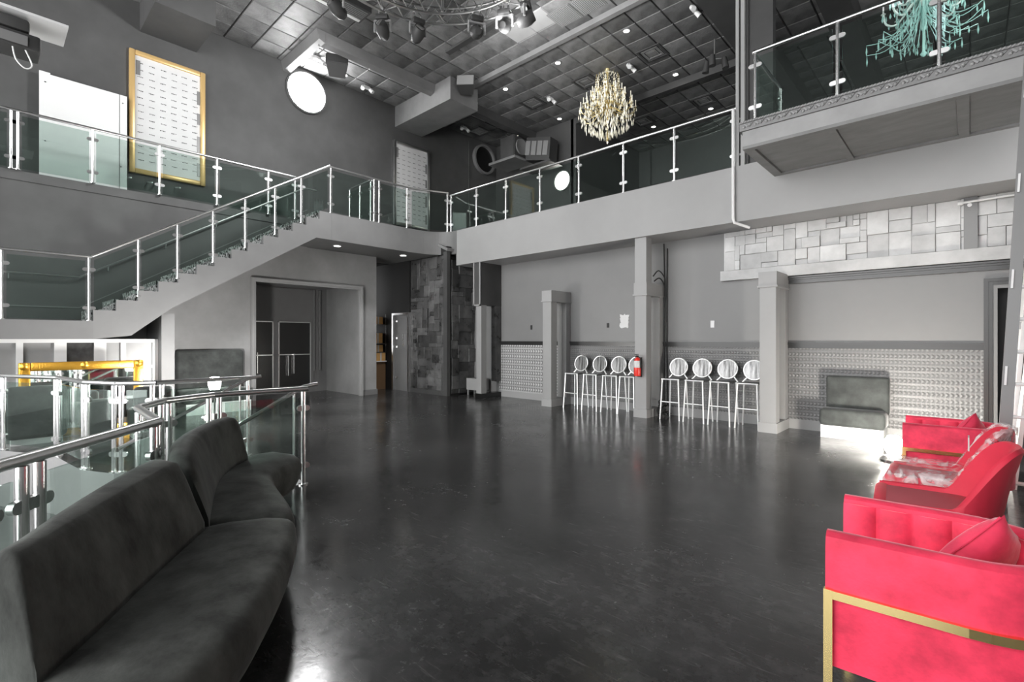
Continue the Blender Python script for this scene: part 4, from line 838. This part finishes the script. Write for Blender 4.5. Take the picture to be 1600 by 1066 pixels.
# grilles
for k, (x, y, lab) in enumerate(((-6.48, 8.67, 'louvred ceiling grille beside the pale ceiling panels'), (-5.87, 8.67, 'louvred ceiling grille at the top edge of the picture'))):
    t = thing('ceiling_grille', lab, 'vent', (x, y, ZC - .03), 'louvred ceiling grilles'); MB().box(x - .29, x + .29, y - .29, y + .29, ZC - .04, ZC - .03).build('panel', 'trim_grey', t)
    for q in range(14): MB().box(x - .26 + q * .038, x - .24 + q * .038, y - .26, y + .26, ZC - .05, ZC - .04).build('louvre', 'pier_paint', t)
# emergency twin lamps / small spots
def twin(label, x, y, z=ZC - .04):
    t = thing('emergency_light', label, 'lamp', (x, y, z), 'small white twin-headed ceiling lights'); MB().rbox(x - .05, x + .05, y - .10, y + .10, z - .07, z, .012, 1).build('case', 'white', t)
    for s in (-1, 1): MB().cyl((x, y + s * .11, z - .05), (x + .07, y + s * .16, z - .14), .045, 12, .055).build('lamp_head', 'white', t, True)
for x, y, lab in ((-12.33, 7.3, 'white twin-headed light between the round window and the broad beam'), (-10.7, 9.75, 'white twin-headed light beneath the right end of the broad beam'), (-12.3, 10.9, 'white twin-headed light in the far left corner bay'), (-4.3, 10.3, 'white light beside the black beam near the top edge'), (-6.4, 11.35, 'white twin-headed light right of the chandelier top'), (-8.97, 11.3, 'white twin-headed light between diffuser and chandelier'), (-11.95, 5.7, 'white twin-headed light by the tilted speaker')): twin(lab, x, y)
# loudspeakers
def speaker(label, loc, rot, s, col='cabinet'):
    t = thing('loudspeaker', label, 'loudspeaker', loc); ORG[t.name] = Vector((0, 0, 0)); t.rotation_euler = rot; a, b, c = s
    MB().prism([(-a, -b), (a, -b), (a * .72, b), (-a * .72, b)], -c, c).build('cabinet', 'cabinet', t)
    MB().box(-a * .92, a * .92, -b - .02, -b, -c * .93, c * .93).build('grille', col, t)
    MB().box(-.015, .015, -.02, .02, c, c + .15).box(-a * .5, a * .5, -.02, .02, c, c + .015).build('bracket', 'dark_steel', t); return t
speaker('black tilted loudspeaker in the ceiling bay right of the round window', (-11.4, 5.95, 8.22), (math.radians(-35), 0, math.radians(60)), (.26, .18, .20))
speaker('pale grilled wedge loudspeaker at the end of the ceiling rail', (-9.9, 8.85, 8.32), (math.radians(-15), 0, math.radians(40)), (.24, .18, .15), 'pier_paint')
# speaker stack on a shelf in the back corner
sh = thing('speaker_shelf', 'black bracket shelf carrying the loudspeaker stack in the back left corner', 'shelf', (-10.9, 12.1, 7.3)); MB().box(-11.95, -10.75, 11.7, 12.6, 7.38, 7.46).build('shelf_board', 'beam_paint', sh); MB().box(-10.75, -9.5, 11.95, 12.6, 7.02, 7.08).build('shelf_board', 'beam_dark', sh)
t = thing('loudspeaker', 'grey sided subwoofer cabinet on the corner shelf', 'loudspeaker', (-11.1, 12.1, 7.46)); MB().box(-11.44, -10.87, 11.75, 12.4, 7.46, 8.16).build('cabinet', 'beam_dark', t); MB().box(-10.87, -10.83, 11.77, 12.38, 7.48, 8.14).build('baffle', 'cabinet', t)
MB().lathe([(0, -.01), (.10, .0), (.22, .03), (.26, .05), (.26, 0), (0, -.02)], 24, (-10.82, 12.08, 7.82), MY).build('cone', 'trim_grey', t, True)
t = thing('loudspeaker', 'black horn-loaded loudspeaker with pale horns beside the subwoofer', 'loudspeaker', (-10.15, 12.3, 7.08)); MB().obox((-10.15, 12.33, 7.6), (.46, .04, -.10), (-.02, .22, 0), (.03, .0, .36)).build('cabinet', 'cabinet', t)
for q in (-.75, -.25, .25, .72): c_ = Vector((-10.15, 12.10, 7.62)) + Vector((.46, .04, -.10)) * q; MB().obox(c_, (.085, .01, -.02), (.0, .03, 0), (.03, 0, .22)).build('horn', 'trim_grey', t)
t = thing('bracket_rig', 'tangle of dark clamps and rods above the subwoofer', 'rigging', (-11.2, 12.2, 8.2)); MB().cyl((-11.2, 12.1, 8.16), (-11.2, 12.1, ZC), .03).build('rod', 'dark_steel', t); 
for q in range(6): MB().cyl((-11.2 + random.uniform(-.3, .3), 12.1 + random.uniform(-.2, .2), 8.2 + random.uniform(0, .1)), (-11.2 + random.uniform(-.3, .3), 12.1 + random.uniform(-.2, .2), 8.42), .02).build('clamp', 'steel', t)
t = thing('track_spot', 'black cluster of spot lamps under the ceiling left of the steel post', 'lamp', (-4.4, 11.75, 8.3)); MB().cyl((-4.4, 11.75, 8.0), (-4.4, 11.75, ZC), .02).build('stem', 'steel', t)
for q, (dx, dy) in enumerate(((-.18, 0), (.18, .1), (.02, -.2))): MB().cyl((-4.4 + dx, 11.75 + dy, 8.1), (-4.4 + dx * 1.2, 11.75 + dy, 7.85), .06, 10, .08).build('lamp_head', 'cabinet', t, True); MB().cyl((-4.4, 11.75, 8.1), (-4.4 + dx, 11.75 + dy, 8.1), .012).build('arm', 'steel', t)
# projector top left
t = thing('projector', 'black ceiling projector on a white bracket plate in the top left corner', 'projector', (-8.6, .25, 5.3))
MB().rbox(-8.85, -8.45, -.15, .5, 5.05, 5.25, .03, 2).build('body', 'cabinet', t, True); MB().box(-8.44, -8.435, -.02, .38, 5.08, 5.2).build('front_grille', 'trim_grey', t); MB().rbox(-8.85, -8.47, -.1, .4, 5.27, 5.42, .03, 2).build('upper_body', 'beam_dark', t, True)
MB().box(-9.0, -8.4, -.3, .75, 5.46, 5.49).build('bracket_plate', 'white_soft', t); MB().cyl((-8.7, .1, 5.49), (-8.7, .1, ZC), .03).build('pole', 'dark_steel', t); MB().tube([tuple(p) for p in cr([(-8.5, .25, 5.06), (-8.48, .28, 4.9), (-8.48, .36, 4.82), (-8.48, .42, 4.88), (-8.5, .36, 5.06)], 6)], .008, 6).build('cable', 'white', t, True)

# ================================================================ chandeliers
def chandelier(label, loc, R, H, tiers, metal, cry, candle=None, seed=1, crys=True):
    rnd = random.Random(seed); t = thing('chandelier', label, 'chandelier', loc); ox, oy, oz = loc   # oz = bottom
    V = lambda r, a, z: Vector((ox + r * math.cos(a), oy + r * math.sin(a), oz + z))
    MB().lathe([(0, 0), (.03, .02), (.045, .05), (.02, .09), (.015, .25 * H), (.05, .28 * H), (.02, .33 * H), (.06, .55 * H), (.02, .6 * H), (.015, .9 * H), (.06, .97 * H), (.07, H), (0, H)], 12, loc).build('stem', metal, t, True)
    drops = MB()
    def drop(p, L, r=.014):
        drops.add([p, p + Vector((r, 0, -L * .6)), p + Vector((0, r, -L * .6)), p + Vector((-r, 0, -L * .6)), p + Vector((0, -r, -L * .6)), p + Vector((0, 0, -L))], [[0, 1, 2], [0, 2, 3], [0, 3, 4], [0, 4, 1], [5, 2, 1], [5, 3, 2], [5, 4, 3], [5, 1, 4]])
    for (r, z, n, ph, up) in tiers:
        for k in range(n):
            a = 2 * math.pi * (k + ph) / n; pts = [V(.03, a, z * H + .12 * up), V(r * .35, a, z * H + .02), V(r * .65, a, z * H - .12 * up), V(r * .92, a, z * H - .08 * up), V(r, a, z * H + .05 * up)]
            ar = MB().tube([tuple(p) for p in cr(pts, 4)], .016 if candle else .012, 5).build('arm', metal if not candle else candle, t, True); e = pts[-1]
            MB().cyl(e, e + Vector((0, 0, .14 * up + .03)), .011, 6).lathe([(0, 0), (.035, .005), (.035, .012), (0, .012)], 8, e).build('candle', 'white' if candle else cry, ar)
            for q in range(3): drop(e + Vector((rnd.uniform(-.04, .04), rnd.uniform(-.04, .04), -.01)), rnd.uniform(.08, .16))
            for q in range(4): drop(V(r * rnd.uniform(.2, .95), a + rnd.uniform(-.15, .15), z * H - .06 * up), rnd.uniform(.08, .2))
        for k in range(int(60 * r)): drop(V(r * rnd.uniform(.5, .98), rnd.uniform(0, 6.28), z * H + rnd.uniform(-.1, .12) * up), rnd.uniform(.06, .18), rnd.uniform(.008, .018))
    return t, drops, V, drop, rnd
t, drops, V, drop, rnd = chandelier('large gold and crystal chandelier over the back balcony', (-6.95, 11.15, 6.67), .74, 1.92, [(.72, .40, 14, 0, 1.), (.62, .50, 14, .5, 1.), (.43, .62, 12, 0, .9), (.30, .76, 8, .5, .7)], 'warm_metal', 'crystal')
for k in range(14):   # bead strings of the crown and hanging skirts
    a = 2 * math.pi * k / 14; b_ = 2 * math.pi * (k + 1) / 14
    for q in range(9):
        f = q / 8; p = V(.30, a, 1.70).lerp(V(.33, a, 1.2), f); drop(p, .06, .012)
    for q in range(5): drop(V(.30, a, 1.70).lerp(V(.05, a + .2, 1.86), q / 4), .06, .012)
    MB().tube([V(.30, a, 1.28), V(.31, a, 1.55), V(.29, a, 1.74)], .008, 4).build('crown_wire', 'warm_metal', t)
for k in range(240):   # the bowl of hanging drops, narrowing to the finial
    f = rnd.random() ** .7; a = rnd.uniform(0, 2 * math.pi); drop(V(.10 + .58 * f, a, .30 + .30 * f * f + rnd.uniform(-.06, .06)), rnd.uniform(.10, .20), rnd.uniform(.010, .016))
drop(V(0, 0, .05), .12, .03); tag(drops.build('crystal_drops', 'crystal', t), kind='stuff')
t, drops, V, drop, rnd = chandelier('teal and white chandelier behind the projecting balcony glass', (-.52, 9.9, 5.86), .85, 1.6, [(.22, .86, 12, 0, 1.5), (.34, .66, 10, .5, 1.5), (.50, .5, 8, 0, 1.3)], 'teal_crystal', 'teal_crystal', 'pale_teal', 5)
for k in range(44):   # draped bead strings between centre and arms, each with a hanging drop
    a = 2 * math.pi * k / 44 + rnd.uniform(-.1, .1); b_ = a + rnd.uniform(-.3, .3); r1 = rnd.uniform(.35, .75); z0_ = rnd.uniform(.6, 1.0); z1_ = rnd.uniform(.3, .55)
    p, q = V(.04, a, z0_), V(r1, b_, z1_); mid = p.lerp(q, .55) - Vector((0, 0, rnd.uniform(.12, .28)))
    drops.tube([tuple(v) for v in cr([p, mid, q], 5)], .006, 4); drop(q, rnd.uniform(.1, .2), .013); drop(mid, rnd.uniform(.08, .16), .012)
MB().cyl(V(0, 0, 1.6), V(0, 0, 2.70), .012).build('chain', 'dark_steel', t); tag(drops.build('crystal_drops', 'teal_crystal', t), kind='stuff')
